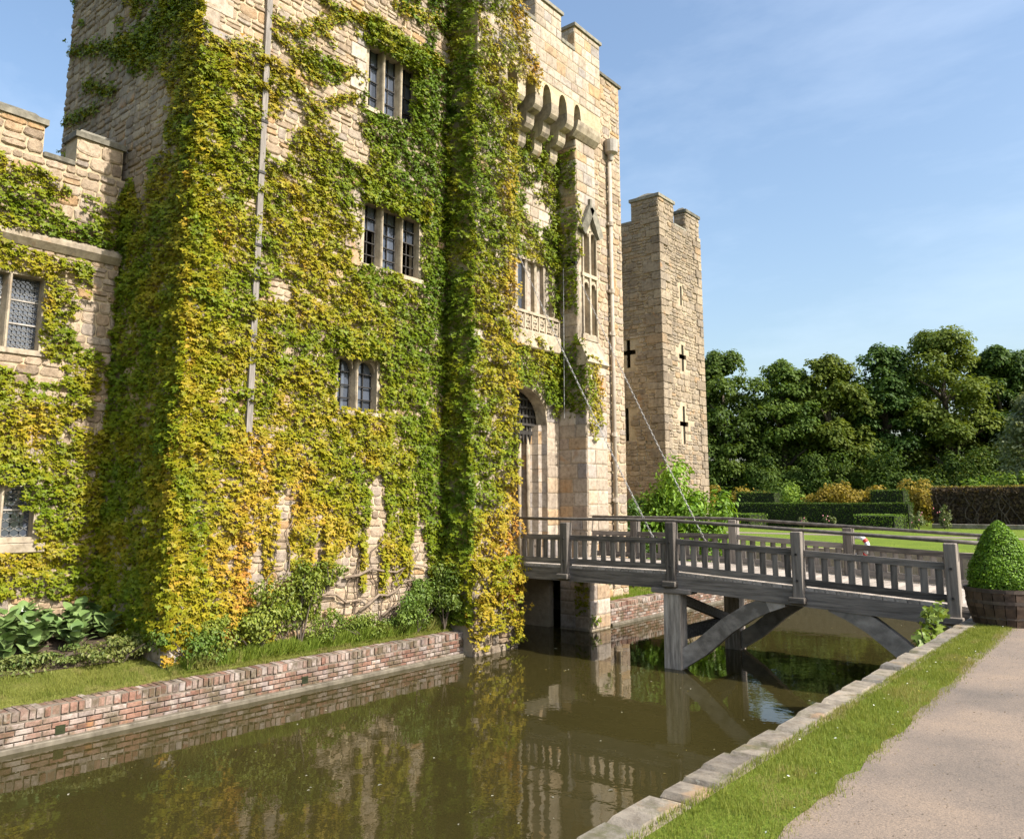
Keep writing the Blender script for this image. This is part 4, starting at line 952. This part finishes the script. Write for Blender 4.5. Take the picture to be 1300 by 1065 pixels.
ig = empty('climbing_ivy', (XF + .1, 16, 5), 'bright green ivy hanging over the gate arch and around the niche windows', 'ivy', 'ivy growing on the castle')
GB = [(16.18, 9.79, .42, .6, .95), (16.81, 9.4, .29, .5, .6), (15.45, 7.86, .19, .42, .5), (16.7, 5.8, .8, .22, 1.1), (16.2, 6.1, 1.0, .35, 1.0)]
pt = [ivy_patch(ig, FX, (1, 0, 0), PY1, TY0, 8.0, 11.3, 640, GB, .98, [(15.1, 17.0, 6.0, 7.85)], lambda u, v: .3 + 0 * u, seed=51, thick=.16),
      ivy_patch(ig, fx(XF + .05), (1, 0, 0), PY1, TY0, 4.2, 6.0, 640, [(16.9, 6.0, .5, .25, 1.)], 1.0, [], lambda u, v: .34 + .2 * np.clip(v - 5.3, 0, 1), seed=52, thick=.2, edge=lambda u, v: np.where(v < np.array([arch_z(a) for a in u]) + .0, 3, 0)),
      ivy_patch(ig, fx(XF), (1, 0, 0), 16.85, TY0, 3.7, 9.0, 380, [(17.05, 6.8, .14, .9, .7)], .95, [], lambda u, v: .28 + 0 * u, seed=53, thick=.2, edge=lambda u, v: np.clip((4.3 - v) * .9, 0, 1)),
      ivy_patch(ig, fy(TY0 - .01), (0, -1, 0), XF, XTL + .05, 3.9, 6.0, 460, [], .95, [], lambda u, v: .28 + 0 * u, seed=54, thick=.14, edge=lambda u, v: np.clip((4.3 - v) * 1.2, 0, 1)),
      ivy_patch(ig, fy(TY0 - .01), (0, -1, 0), XF, XT + .06, 6.0, 11.4, 420, [(-12.2, 6.3, .25, .5, .7)], .9, [], lambda u, v: .27 + 0 * u, seed=55, thick=.12),
      ivy_patch(ig, fx(XTL + .02), (1, 0, 0), TY0 - .05, 18.25, 3.3, 5.6, 420, [(18.3, 5.2, .3, .5, .6)], .85, [], lambda u, v: .45 + .2 * (u - 17.4), seed=56, thick=.12, edge=lambda u, v: np.clip((u - 17.75) * 1.2, 0, 2) + np.clip((4.3 - v) * .5, 0, 1)),
      ivy_patch(ig, fx(XT + .02), (1, 0, 0), TY0 - .05, 17.9, 8.3, 10.4, 380, [], .8, [], lambda u, v: .5 + 0 * u, seed=57, thick=.08, edge=lambda u, v: np.clip((u - 17.5) * 2.2, 0, 2)),
      ivy_patch(ig, fy(TY0 - .02), (0, -1, 0), XF + .5, XTL + .04, -1.2, .1, 260, [], .6, [], lambda u, v: .2 + 0 * u, seed=58, thick=.1),
      ivy_patch(ig, fx(XTL + .02), (1, 0, 0), TY0, TY1, -1.4, .0, 260, [(17.9, -.6, .25, .6, .6)], .55, [], lambda u, v: .25 + 0 * u, seed=59, thick=.08)]
for k in range(1, 5):     # sprigs hanging between the corbels
    c = (cy_[k] + cy_[k + 1]) / 2
    pt.append(ivy_patch(ig, fx(XF + .02), (1, 0, 0), c - .2, c + .2, 10.6, 12.0, 330, [], .75, [], lambda u, v: .3 + 0 * u, seed=60 + k, thick=.3))
ivy_build(ig, pt)

iw = empty('climbing_ivy', (XW + .1, 5.6, -.3), 'patchy sunlit ivy spreading over the low castle wing wall', 'ivy', 'ivy growing on the castle')
WB = [(5.43, 7.95, 1.71, .33, 1.4), (4.95, 7.5, .5, .25, .3), (6.29, 7.53, .36, .46, .6), (5.96, 6.21, .85, .16, .9), (4.92, 6.2, .5, .14, .8), (6.43, 5.57, .25, .74, .7), (6.21, 4.71, .35, .36, .9), (5.74, 3.92, .4, .21, .6), (5.1, 4.04, .37, .2, .5), (6.57, 3.66, .2, 1.3, .7), (6.34, 3.06, .28, .28, .5), (6.05, -.13, .94, .2, 1.0)]
au_w = lambda u, v: .45 + .08 * np.clip(1 - v / 4, 0, 1) - .1 * (u > 5.6) * (v > 4.5)
pt = [ivy_patch(iw, fx(XW), (1, 0, 0), 1.5, 6.68, -.3, 8.0, 740, WB, .9, [(V1[0], 5.42, V1[2] + .02, V1[3] - .04), (V2[0], 5.34, V2[2] + .1, V2[3] - .5), (V2[0], 5.6, .85, 1.55)], au_w, seed=71, thick=.16)]
ivy_build(iw, pt)

# ================================================================== BANK PLANTING
def grass_tufts(name, label, pts_fn, cnt, hgt, cols, seed):
    r_ = np.random.default_rng(seed); P = pts_fn(r_, cnt); k = len(P)
    N = r_.normal(0, 1, (k, 3)); N[:, 2] *= .15
    T = np.array([0, 0, -1.0]) + r_.normal(0, .28, (k, 3))
    S = r_.uniform(.5, 1.2, k) * hgt; t = r_.uniform(0, 1, (k, 1))
    t = np.clip(t * .6 + .8 * (fbm(P[:, 0] * 3, P[:, 1] * 1.6, seed, 4)[:, None] - .3), 0, 1); S = S * (.5 + fbm(P[:, 0] * 5, P[:, 1] * 5, seed + 3, 3))
    C = np.array(cols[0]) * (1 - t) + np.array(cols[1]) * t
    dry = (fbm(P[:, 0] * 4 + 9, P[:, 1] * 2.5, seed + 8, 3) > .62)[:, None]; C = np.where(dry, C * .5 + np.array([.30, .25, .10]) * .5, C)
    o = leaf_object(name, M['grass'], None, P, N, T, S, C, 'blade'); return props(o, label, 'grass', kind='stuff')
def strip_pts(r_, c):
    y = r_.uniform(3.2, 14.3, c); wr = -1.66 - .02 * np.clip(y - 5, 0, 8) + r_.normal(0, .03, c)
    x = r_.uniform(0, 1, c) * (wr + 2.27) - 2.27; return np.stack([x, y, np.zeros(c)], 1)
grass_tufts('grass', 'short mown grass strip between coping stones and path', strip_pts, 60000, .036, [(.15, .19, .028), (.28, .29, .065)], 1)
def bank_pts(r_, c):
    y = r_.uniform(2.5, 13.0, c); w = np.where(y < 6.7, 1.15, .32); x = -12.24 - r_.uniform(0, 1, c) * w
    z = np.array([bank_z(a, b) for a, b in zip(x, y)]); return np.stack([x, y, z], 1)
grass_tufts('grass', 'rough grass ribbon along the foot of the ivy wall', bank_pts, 52000, .06, [(.13, .17, .024), (.27, .27, .06)], 2)
def tall_pts(r_, c):
    y = r_.uniform(7.0, 12.95, c); x = -12.34 - r_.uniform(0, .27, c); z = np.full(c, -.97) ; return np.stack([x, y, z], 1)
grass_tufts('grass', 'taller uncut grass along the foot of the gatehouse front', tall_pts, 30000, .23, [(.12, .19, .02), (.26, .31, .05)], 3)
def bank2_pts(r_, c):
    y = r_.uniform(18.8, 24, c); x = -12.15 - r_.uniform(0, 2.4, c); return np.stack([x, y, np.full(c, -.97)], 1)
grass_tufts('grass', 'green turf on the castle bank beyond the bridge', bank2_pts, 14000, .1, [(.13, .21, .02), (.24, .30, .04)], 4)

def shrub(name, label, c, radii, cnt, size, cols, seed, shape='oval', stems=5, group=None, mat='leaf', blobs=18, cat='shrub'):
    t = empty(name, (c[0], c[1], c[2]), label, cat, group); r_ = random.Random(seed)
    for k in range(stems):
        a = r_.uniform(0, 6.28); e = (c[0] + radii[0] * .7 * math.cos(a), c[1] + radii[1] * .7 * math.sin(a), c[2] + radii[2] * r_.uniform(.9, 1.6))
        MB().tube([c, (c[0] * .6 + e[0] * .4 + r_.uniform(-.05, .05), c[1] * .6 + e[1] * .4, c[2] * .5 + e[2] * .5), e], [.02, .014, .005], 5).build('stem', M['bark'], t)
    bush_leaves('foliage', M[mat], t, (c[0], c[1], c[2] + radii[2]), radii, cnt, size, cols, shape, seed, blobs)
    return t
G1 = [(.10, .15, .014), (.28, .31, .045)]
shrub('leafy_shrub', 'loose green shrub at the foot of the ivy near the gatehouse corner', (-12.42, 8.3, -.92), (.36, .95, .62), 5200, .065, G1, 1)
shrub('leafy_shrub', 'upright green sapling against bare stone below the small arched window', (-12.42, 9.2, -.88), (.28, .55, .82), 2600, .07, G1, 2)
shrub('leafy_shrub', 'dark glossy shrub tucked against the pier foot', (-12.25, 12.75, -.97), (.36, .55, .66), 4200, .065, [(.07, .12, .014), (.18, .23, .035)], 3)
shrub('leafy_shrub', 'pale green weeds before the pier beside the glossy shrub', (-12.34, 12.05, -.95), (.3, .8, .52), 4200, .055, [(.08, .15, .02), (.18, .25, .04)], 4)
shrub('leafy_shrub', 'small dark green sprig climbing among orange ivy above the weeds', (-12.42, 9.75, .05), (.16, .35, .32), 900, .075, G1, 5)
shrub('leafy_shrub', 'low mounded weeds spilling round the gatehouse corner', (-12.5, 7.2, -.95), (.42, .7, .34), 3000, .055, [(.07, .14, .015), (.18, .24, .04)], 6)
shrub('leafy_shrub', 'low ragged weeds beside the broad-leaved bed', (-13.1, 6.3, -.85), (.5, .7, .26), 1900, .06, [(.10, .14, .025), (.24, .24, .07)], 7)
shrub('leafy_shrub', 'straggling low weeds in front of the broad-leaved bed', (-13.35, 5.2, -.85), (.4, .9, .2), 1600, .06, [(.08, .14, .025), (.22, .24, .07)], 8)
shrub('leafy_shrub', 'low pale weeds below the bare stone and vine stems', (-12.4, 10.7, -.97), (.18, .85, .26), 2200, .05, [(.09, .15, .015), (.24, .29, .045)], 9)
shrub('leafy_shrub', 'feathery weeds between the sapling and the bare stone', (-12.38, 9.85, -.97), (.18, .5, .36), 1500, .05, [(.09, .15, .015), (.24, .29, .045)], 10)
props(MB().quad((-13.3, 3.0, -.78), (-13.05, 6.6, -.79), (-15.05, 6.6, -.37), (-15.05, 3.0, -.37)).build('flower_bed', M['soil']), kind='structure')

# broad-leaved plants under the wing wall
lv = []; lfc = []
for i in range(7):
    t = i / 6; w = .42 * math.sin(math.pi * min(1, .12 + t * .86)) ** .8
    lv += [(-w, t, .10 * w + .22 * t - .38 * t * t), (0, t, .22 * t - .38 * t * t), (w, t, .10 * w + .22 * t - .38 * t * t)]
for i in range(6):
    a = i * 3; lfc += [(a, a + 1, a + 4, a + 3), (a + 1, a + 2, a + 5, a + 4)]
bl = bpy.data.meshes.new('broad_leaf'); bl.from_pydata(lv, [], lfc); bl.update(); bl.polygons.foreach_set('use_smooth', [True] * len(bl.polygons))
M['bergenia'] = plain('broad_glossy_leaf', (.085, .145, .035, 1), (.21, .29, .10, 1), 3, .35, .3, .006, .5); bl.materials.append(M['bergenia'])
r_ = random.Random(21)
spots = [(-14.6, 4.6), (-14.2, 4.95), (-14.7, 5.2), (-14.1, 5.5), (-14.6, 5.75), (-14.2, 6.1), (-14.75, 6.3), (-13.75, 5.2), (-13.7, 5.85), (-14.9, 4.9), (-13.9, 4.5), (-14.4, 4.3), (-14.45, 5.45), (-14.9, 5.55), (-13.95, 5.85), (-14.4, 6.35), (-14.0, 5.2), (-14.0, 6.45), (-14.7, 6.55), (-13.65, 4.8), (-14.15, 5.75), (-14.35, 5.05), (-14.6, 6.05)]
for (x, y) in spots:
    z = bank_z(x, y)
    t = empty('broad_leaved_plant', (x, y, z), 'clump of large glossy leaves bedded under the wing wall', 'plant', 'broad-leaved plants in the bed')
    for k in range(20):
        o = bpy.data.objects.new('leaf', bl); col.objects.link(o); o.parent = t
        s = r_.uniform(.16, .26); az = k * 2.4 + r_.uniform(-.3, .3); pit = r_.uniform(.15, 1.1)
        o.matrix_local = Matrix.Translation((r_.uniform(-.08, .08), r_.uniform(-.08, .08), r_.uniform(.05, .38))) @ Matrix.Rotation(az, 4, 'Z') @ Matrix.Rotation(pit, 4, 'X') @ Matrix.Diagonal((s, s, s, 1))

# wall plant by the bridge end, bush at the tower
shrub('wall_plant', 'leafy sprig growing from the bank wall near the bridge end', (-2.62, 11.9, -.45), (.2, .7, .4), 170, .13, [(.12, .19, .025), (.24, .30, .06)], 31, 'ivy', 5, blobs=14, cat='plant')
shrub('rounded_bush', 'big bright green bush at the foot of the corner tower', (-12.55, 24.0, -1.0), (1.5, 1.75, 1.95), 12000, .17, [(.09, .19, .012), (.22, .34, .03)], 32, 'oval', 6, blobs=40, cat='bush')
shrub('rounded_bush', 'small dark bush between gatehouse and the bright tower bush', (-13.3, 22.3, -1.0), (.7, .9, 1.35), 3500, .13, [(.035, .09, .012), (.10, .17, .03)], 33, 'oval', 5, blobs=16, cat='bush')

# ================================================================== TUB AND TOPIARY
def tub(c, label, rt=.485, rb=.40, h=.5, n_=22):
    t = empty('half_barrel', c, label, 'planter')
    for k in range(n_):
        a0, a1 = 2 * math.pi * (k + .04) / n_, 2 * math.pi * (k + .96) / n_; mb = MB()
        for z0, z1, r0, r1 in ((0, h * .5, rb, (rb + rt) / 2 + .025), (h * .5, h, (rb + rt) / 2 + .025, rt)):
            P_ = lambda a, r, z: (c[0] + r * math.cos(a), c[1] + r * math.sin(a), c[2] + z)
            mb.hexa([P_(a0, r0 - .03, z0), P_(a0, r0, z0), P_(a1, r0, z0), P_(a1, r0 - .03, z0), P_(a0, r1 - .03, z1), P_(a0, r1, z1), P_(a1, r1, z1), P_(a1, r1 - .03, z1)])
        mb.build('stave', M['barrel'], t)
    for z, r0 in ((.10, .43), (.30, .475), (.45, .49)):
        mb = MB()
        for k in range(32):
            a0, a1 = 2 * math.pi * k / 32, 2 * math.pi * (k + 1) / 32; P_ = lambda a, r, zz: (c[0] + r * math.cos(a), c[1] + r * math.sin(a), c[2] + zz)
            mb.quad(P_(a0, r0, z), P_(a1, r0, z), P_(a1, r0 + .004, z + .045), P_(a0, r0 + .004, z + .045))
        mb.build('hoop', M['hoop'], t)
    MB().tube([(c[0], c[1], c[2] + .1), (c[0], c[1], c[2] + h - .06)], [rb, rt - .04], 24).build('soil', M['soil'], t)
def topiary(c, label, h, r, cnt, seed):
    t = empty('clipped_box_bush', c, label, 'topiary'); r_ = np.random.default_rng(seed)
    prof = lambda q: r * (1 - q ** 2.0) ** .68 * (.93 + .12 * np.sin(np.minimum(q * 6, 3.1)))
    rings = 14; mb = MB()
    pts = [[(c[0] + .9 * prof(k / rings) * math.cos(a), c[1] + .9 * prof(k / rings) * math.sin(a), c[2] + h * .96 * k / rings) for a in [2 * math.pi * j / 20 for j in range(20)]] for k in range(rings + 1)]
    for k in range(rings):
        for j in range(20): mb.quad(pts[k][j], pts[k][(j + 1) % 20], pts[k + 1][(j + 1) % 20], pts[k + 1][j])
    mb.build('core', M['hedgecore'], t, smooth=True)
    MB().tube([(c[0], c[1], c[2] - .05), (c[0], c[1], c[2] + .25)], .04, 8).build('stem', M['bark'], t)
    q = 1 - np.sqrt(r_.uniform(0, 1, cnt)) ; q = np.where(r_.uniform(0, 1, cnt) < .35, r_.uniform(0, 1, cnt), q)
    a = r_.uniform(0, 6.283, cnt); lump = 1 + .13 * (fbm(a * 2.2, q * 5, seed) - .5) * 2
    rad = prof(q) * lump * r_.uniform(.86, 1.04, cnt) * np.where(r_.uniform(0, 1, cnt) < .04, r_.uniform(1.02, 1.14, cnt), 1)
    P = np.stack([c[0] + rad * np.cos(a), c[1] + rad * np.sin(a), c[2] + h * q], 1)
    N = np.stack([np.cos(a), np.sin(a), .25 + q], 1) + r_.normal(0, .55, (cnt, 3)); T = r_.normal(0, 1, (cnt, 3)) + np.array([0, 0, .6])
    tt = np.clip(r_.normal(.5, .3, (cnt, 1)), 0, 1); C = np.array([.07, .15, .006]) * (1 - tt) + np.array([.20, .34, .02]) * tt
    leaf_object('foliage', M['leaf'], t, P, N, T, r_.uniform(.022, .042, cnt), C, 'oval')
tub((-1.95, 13.25, .004), 'dark oak half-barrel planter at the bridge end')
topiary((-1.95, 13.25, .46), 'dome-clipped bright green bush growing in the half-barrel', .96, .41, 15000, 5)
tub((-1.15, 19.2, .004), 'half-barrel planter partly seen behind the nearer barrel')
topiary((-1.15, 19.2, .46), 'clipped bush in the barrel on the far side of the path', .9, .46, 7000, 6)

# ================================================================== GARDEN BEYOND
def hedge(label, x0, x1, y0, y1, h, cols, seed, dens=110, core='hedgecore', size=.1, group='clipped yew hedges', front=True, name='clipped_hedge', lump=.05):
    t = empty(name, ((x0 + x1) / 2, y0, 0), label, 'hedge', group)
    MB().box(x0 + .06, x1 - .06, y0 + .06, y1 - .06, -.02, h - .06).build('core', M[core], t)
    r_ = np.random.default_rng(seed); PP, NN = [], []
    def face(cnt, fn, n_):
        q = r_.uniform(0, 1, (cnt, 2)); PP.append(fn(q[:, 0], q[:, 1])); NN.append(np.tile(n_, (cnt, 1)))
    z0 = 0.02
    face(int((x1 - x0) * (y1 - y0) * dens), lambda a, b: np.stack([x0 + a * (x1 - x0), y0 + b * (y1 - y0), np.full_like(a, h)], 1), (0, 0, 1.0))
    if front: face(int((x1 - x0) * h * dens), lambda a, b: np.stack([x0 + a * (x1 - x0), np.full_like(a, y0), z0 + b * h], 1), (0, -1.0, 0))
    face(int((y1 - y0) * h * dens), lambda a, b: np.stack([np.full_like(a, x1), y0 + a * (y1 - y0), z0 + b * h], 1), (1.0, 0, 0))
    face(int((y1 - y0) * h * dens * .5), lambda a, b: np.stack([np.full_like(a, x0), y0 + a * (y1 - y0), z0 + b * h], 1), (-1.0, 0, 0))
    P, N = np.concatenate(PP), np.concatenate(NN); k = len(P)
    P = P + N * (r_.normal(0, .03, (k, 1)) + lump * (fbm(P[:, 0] * 1.5 + P[:, 1], P[:, 2] * 2 + P[:, 1], seed)[:, None] - .5) * 2)
    tt = r_.uniform(0, 1, (k, 1)); C = np.array(cols[0]) * (1 - tt) + np.array(cols[1]) * tt
    leaf_object('foliage', M['tree'], t, P, N + r_.normal(0, .5, (k, 3)), r_.normal(0, 1, (k, 3)), r_.uniform(.6, 1.3, k) * size, C, 'diamond')
YEW = [(.03, .06, .008), (.09, .14, .02)]
hedge('long low yew hedge with castellated blocks across the lawn', -27.5, -13.6, 58.3, 59.6, 1.72, YEW, 1)
hedge('square-cut yew block raised on the hedge near the tower', -26.3, -23.2, 59.7, 61.0, 2.55, YEW, 2)
hedge('square-cut yew block raised on the hedge by the tall hedge', -16.4, -14.2, 59.7, 61.2, 2.62, YEW, 3)
hedge('low yew buttress running out from the hedge toward the lawn near the tower', -25.9, -23.2, 55.0, 58.1, .95, [(.07, .13, .015), (.15, .23, .03)], 4)
hedge('low yew buttress running out from the hedge beside the tall hedge', -16.2, -13.7, 55.0, 58.1, .95, [(.07, .13, .015), (.15, .23, .03)], 5)
hedge('tall dark brown-sided hedge with a sunlit top beyond the lawn', -13.2, 12.0, 63.0, 65.0, 2.85, [(.13, .10, .025), (.26, .22, .05)], 6, 70, 'hedgebrown', .12, front=False, lump=.12)
# bare twigs on the shaded face of the tall hedge
def brown_face(hd):
    r_ = np.random.default_rng(3); k = 5200
    P = np.stack([r_.uniform(-13.2, 6, k), 63 - r_.uniform(-.03, .12, k), r_.uniform(0, 2.8, k)], 1)
    P[:, 1] -= .12 * (fbm(P[:, 0] * 1.3, P[:, 2] * .6, 4) - .3)
    tt = r_.uniform(0, 1, (k, 1)); C = np.array([.05, .032, .02]) * (1 - tt) + np.array([.12, .085, .045]) * tt
    leaf_object('dead_foliage', M['tree'], hd, P, np.tile((0, -1.0, .2), (k, 1)) + r_.normal(0, .6, (k, 3)), np.tile((0, 0, -1.0), (k, 1)) + r_.normal(0, .5, (k, 3)), r_.uniform(.1, .3, k), C, 'diamond')
hd = [o for o in bpy.data.objects if o.name.startswith('clipped_hedge') and o.get('label', '').startswith('tall dark')][0]
r_ = random.Random(9)
brown_face(hd)
for k in range(26):
    x = r_.uniform(-12.8, -2); pts = [(x, 62.92, .05)]
    for i in range(5): pts.append((pts[-1][0] + r_.uniform(-.35, .35), 62.9 - r_.uniform(0, .15), pts[-1][2] + r_.uniform(.25, .6)))
    MB().tube(pts, [.035, .03, .028, .022, .016, .01], 5).build('branch', M['bark'], hd)
GOLDS = [(.20, .15, .02), (.36, .27, .05)]
for i, (x, y, rx, rz, lab) in enumerate([(-32.5, 68, 3.4, 1.7, 'broad golden shrub mound behind the hedge next to the tower'), (-28.6, 69, 2.6, 1.55, 'golden shrub mound beside the broadest golden mound'), (-20.8, 66, 2.2, 1.65, 'rounded golden shrub behind the middle of the long hedge'), (-18.2, 67, 2.0, 1.6, 'golden shrub overlapping the raised yew block'), (-15.0, 68, 1.8, 1.7, 'golden shrub at the end of the tall hedge')]):
    shrub('golden_shrub', lab, (x, y, 0), (rx, 1.6, rz), 4200, .22, GOLDS, 80 + i, 'diamond', 3, 'golden shrubs behind the hedge', 'tree', 22)
for i, (x, y, rx, rz, lab) in enumerate([(-24.2, 66, 1.3, 1.75, 'yellow-green shrub between two golden mounds'), (-11.0, 70, 2.6, 2.0, 'pale green shrub topping the tall hedge near its end'), (-8.2, 70, 1.6, 2.1, 'pale green shrub poking over the tall hedge')]):
    shrub('leafy_shrub', lab, (x, y, 0), (rx, 1.4, rz), 2600, .22, [(.10, .18, .02), (.22, .30, .05)], 90 + i, 'diamond', 3, 'shrubs behind the hedge', 'tree', 16)
for i, (x, y, s, lab) in enumerate([(-20.4, 57.6, .42, 'small rose bush in front of the long hedge'), (-18.6, 57.4, .5, 'leafy rose bush nearest the yew buttress'), (-12.9, 57.5, .6, 'whitish rose bush beside the tall hedge'), (-11.9, 60, .8, 'taller thin rose bush against the brown hedge'), (-3.0, 42, .5, 'pink rose bush half hidden by the topiary')]):
    t = shrub('rose_bush', lab, (x, y, 0), (s * .9, s * .8, s), 700, .12, [(.07, .11, .025), (.20, .22, .08)], 100 + i, 'oval', 4, 'rose bushes in the garden', 'leaf', 10)
    rr = random.Random(i)
    for k in range(4):
        p = (x + rr.uniform(-.6, .6) * s, y - s * .7, s * rr.uniform(.7, 1.9)); MB().tube([(p[0], p[1], p[2] - .04), (p[0], p[1], p[2]), (p[0], p[1], p[2] + .05)], [.015, .04, .02], 7).build('bloom', M['petal'], t)
t = MB().bbox(-13.0, 10, 61.6, 61.9, 0, .32, .03).build('bed_edging', M['bank_stone']); props(t, 'low pale stone edging below the tall brown hedge', 'edging')

# ================================================================== TREES
def tree(label, x, y, h, r, cols, seed, cnt=11000, z0=0, size=.42, low=.12, blobs=120):
    t = empty('woodland_tree', (x, y, z0), label, 'tree', 'tall trees beyond the garden'); r_ = random.Random(seed); g = np.random.default_rng(seed)
    tr_ = h * .022 + .1
    trunk = MB().tube([(x, y, z0 - .2), (x + .1, y, h * .2), (x - .1, y + .1, h * .45), (x, y, h * .78)], [tr_ * 1.5, tr_, tr_ * .7, tr_ * .2], 9).build('trunk', M['bark'], t, smooth=True)
    for k in range(9):
        a = k * 2.4; zb = h * r_.uniform(.22, .6); L = r * r_.uniform(.55, .85)
        MB().tube([(x, y, zb), (x + L * .5 * math.cos(a), y + L * .5 * math.sin(a), zb + L * .35), (x + L * math.cos(a), y + L * math.sin(a), zb + L * .55)], [tr_ * .45, tr_ * .3, tr_ * .08], 6).build('limb', M['bark'], t)
    # crown from overlapping leaf clumps with a broken outline
    bz = g.uniform(0, 1, blobs); env = np.sin(np.pi * np.clip(.18 + .80 * bz, 0, 1)) ** .55; a = g.uniform(0, 6.283, blobs); rr = r * env * np.sqrt(g.uniform(.12, 1, blobs)) * .86
    bc = np.stack([x + rr * np.cos(a), y + rr * np.sin(a), z0 + h * (low + (1 - low) * .9 * bz)], 1); bs = r * g.uniform(.18, .36, blobs)
    bc = np.concatenate([bc, [[x, y, z0 + h * .9], [x + r * .2, y, z0 + h * .86]]]); bs = np.concatenate([bs, [r * .3, r * .28]]); nb = len(bs)
    w = g.choice(nb, cnt, p=bs ** 2 / (bs ** 2).sum()); d = g.normal(0, 1, (cnt, 3)); d /= np.linalg.norm(d, axis=1, keepdims=True); d[:, 2] = np.where(d[:, 2] < -.35, -d[:, 2], d[:, 2])
    P = bc[w] + d * (bs[w] * g.uniform(.35, 1.12, cnt) ** .6)[:, None] * np.array([1.1, 1.1, .75])
    P[:, 2] += .25 * np.sin(P[:, 0] * 2.1 + P[:, 1] * 1.3)
    N = d + np.array([0, 0, .7]) + g.normal(0, .5, (cnt, 3)); T = np.array([0, 0, -1.0]) + d * .8 + g.normal(0, .4, (cnt, 3))
    tt = np.clip(g.normal(.45, .22, cnt) + g.normal(0, .18, nb)[w], 0, 1)[:, None]; C = np.array(cols[0]) * (1 - tt) + np.array(cols[1]) * tt
    leaf_object('crown', M['tree'], t, P, N, T, g.uniform(.55, 1.35, cnt) * size, C, 'diamond'); return t
DK = [(.048, .088, .016), (.115, .17, .03)]; MD = [(.066, .11, .016), (.165, .215, .034)]; GR = [(.11, .14, .07), (.24, .27, .15)]
for i, (x, y, h, r, cols, lab) in enumerate([
    (-42.5, 84, 18.3, 6.0, DK, 'dark tall tree rising directly behind the corner tower'),
    (-38.0, 84, 19.0, 5.4, DK, 'dark rounded tree beside the corner tower'),
    (-32.8, 88, 17.6, 5.2, MD, 'lighter spreading tree next to the dark tower-side tree'),
    (-28.4, 90, 18.2, 4.8, MD, 'broad mid-green tree in the middle of the wood'),
    (-23.6, 94, 19.4, 4.6, DK, 'narrow dark tree in the gap beside the tallest tree'),
    (-18.2, 97, 20.9, 6.2, MD, 'tallest layered tree standing above the whole wood'),
    (-13.6, 101, 19.0, 4.6, DK, 'dark tree leaning against the tallest tree'),
    (-9.2, 105, 19.4, 5.5, MD, 'pale-topped tree beyond the grey willow'),
    (-8.2, 84, 11.5, 4.2, GR, 'soft grey-green willow in front of the dark wood'),
    (-26.0, 104, 17.5, 6.5, DK, 'shadowed background tree filling the gaps in the wood'),
    (-35.5, 100, 17.0, 6.5, DK, 'deep green background tree behind the lighter spreading tree'),
    (-2.0, 100, 19.0, 6.0, DK, 'large dark tree past the willow'),
    (-20.5, 106, 18.5, 6.5, DK, 'shaded background tree between the narrow dark tree and the tallest tree'),
    (-30.5, 103, 16.5, 6.5, MD, 'rounded background tree showing between the two mid-green trees'),
    (-14.0, 110, 18.5, 6.5, DK, 'background tree closing the gap beside the pale-topped tree'),
    ]):
    tint = 1 + .10 * math.sin(i * 2.7); cols = [tuple(c * f for c, f in zip(q_, (tint, 1.0, 2 - tint))) for q_ in cols]
    tree(lab, x, y, h * 1.035, r, cols, 200 + i, (18000 if y > 99 and i > 8 else 34000) if h > 12 else 16000, size=.36 if h > 12 else .28, low=.04)
# dark understorey so the wood closes at ground level
for i, (x, y) in enumerate([(-40, 80), (-34, 82), (-28, 84), (-22, 87), (-16, 90), (-10, 93), (-4, 96)]):
    shrub('understorey_shrub', 'dark undergrowth shrub massed beneath the wood', (x, y, 0), (4.4, 2.2, 3.4), 7000, .3, DK, 300 + i, 'oval', 3, 'undergrowth below the wood', 'tree', 24)

# ---- petals floating on the moat
r_ = np.random.default_rng(77); k = 300
P = np.stack([r_.uniform(-11.5, -3.2, k), r_.uniform(4, 24, k), np.full(k, WATER + .006)], 1)
P[:9, 0] = -9.6 + r_.uniform(-.25, .25, 9); P[:9, 1] = 13.2 + r_.uniform(-.2, .2, 9)
o = leaf_object('floating_petals', M['grass'], None, P, np.tile((0, 0, 1.0), (k, 1)) + r_.normal(0, .05, (k, 3)), r_.normal(0, 1, (k, 3)), r_.uniform(.012, .05, k) * np.where(r_.uniform(0, 1, k) < .12, 1.8, 1), np.where(r_.uniform(0, 1, (k, 1)) < .5, np.array([.30, .24, .09]), np.array([.5, .47, .38])) * r_.uniform(.4, 1, (k, 1)), 'oval')
props(o, 'scattered pale petals and leaves floating on the moat', 'petals', kind='stuff')
# ---- loose pebbles and leaf litter on the path
r_ = np.random.default_rng(91); k = 1500
yy = r_.uniform(4.2, 14, k); xx = -1.72 + np.abs(r_.normal(0, 1, k)) ** 1.3 * 1.1
P = np.stack([xx, yy, np.full(k, .007)], 1); tone = r_.uniform(.5, 1.25, (k, 1))
o = leaf_object('loose_pebbles', M['grass'], None, P, np.tile((0, 0, 1.0), (k, 1)) + r_.normal(0, .15, (k, 3)), r_.normal(0, 1, (k, 3)), r_.uniform(.006, .017, k), np.where(r_.uniform(0, 1, (k, 1)) < .12, np.array([.20, .13, .05]), np.array([.33, .27, .22])) * tone, 'oval')
props(o, 'loose pebbles and dry leaf litter along the path edge', 'gravel', kind='stuff')
r_ = np.random.default_rng(17); k = 46; P = strip_pts(r_, k); P[:, 2] = .032
o = leaf_object('daisies', M['grass'], None, P, np.tile((0, 0, 1.0), (k, 1)) + r_.normal(0, .3, (k, 3)), r_.normal(0, 1, (k, 3)), r_.uniform(.012, .022, k), np.where(r_.uniform(0, 1, (k, 1)) < .3, np.array([.6, .5, .06]), np.array([.75, .74, .68])), 'diamond')
props(o, 'tiny daisies and buttercups dotted in the grass strip', 'flowers', kind='stuff')
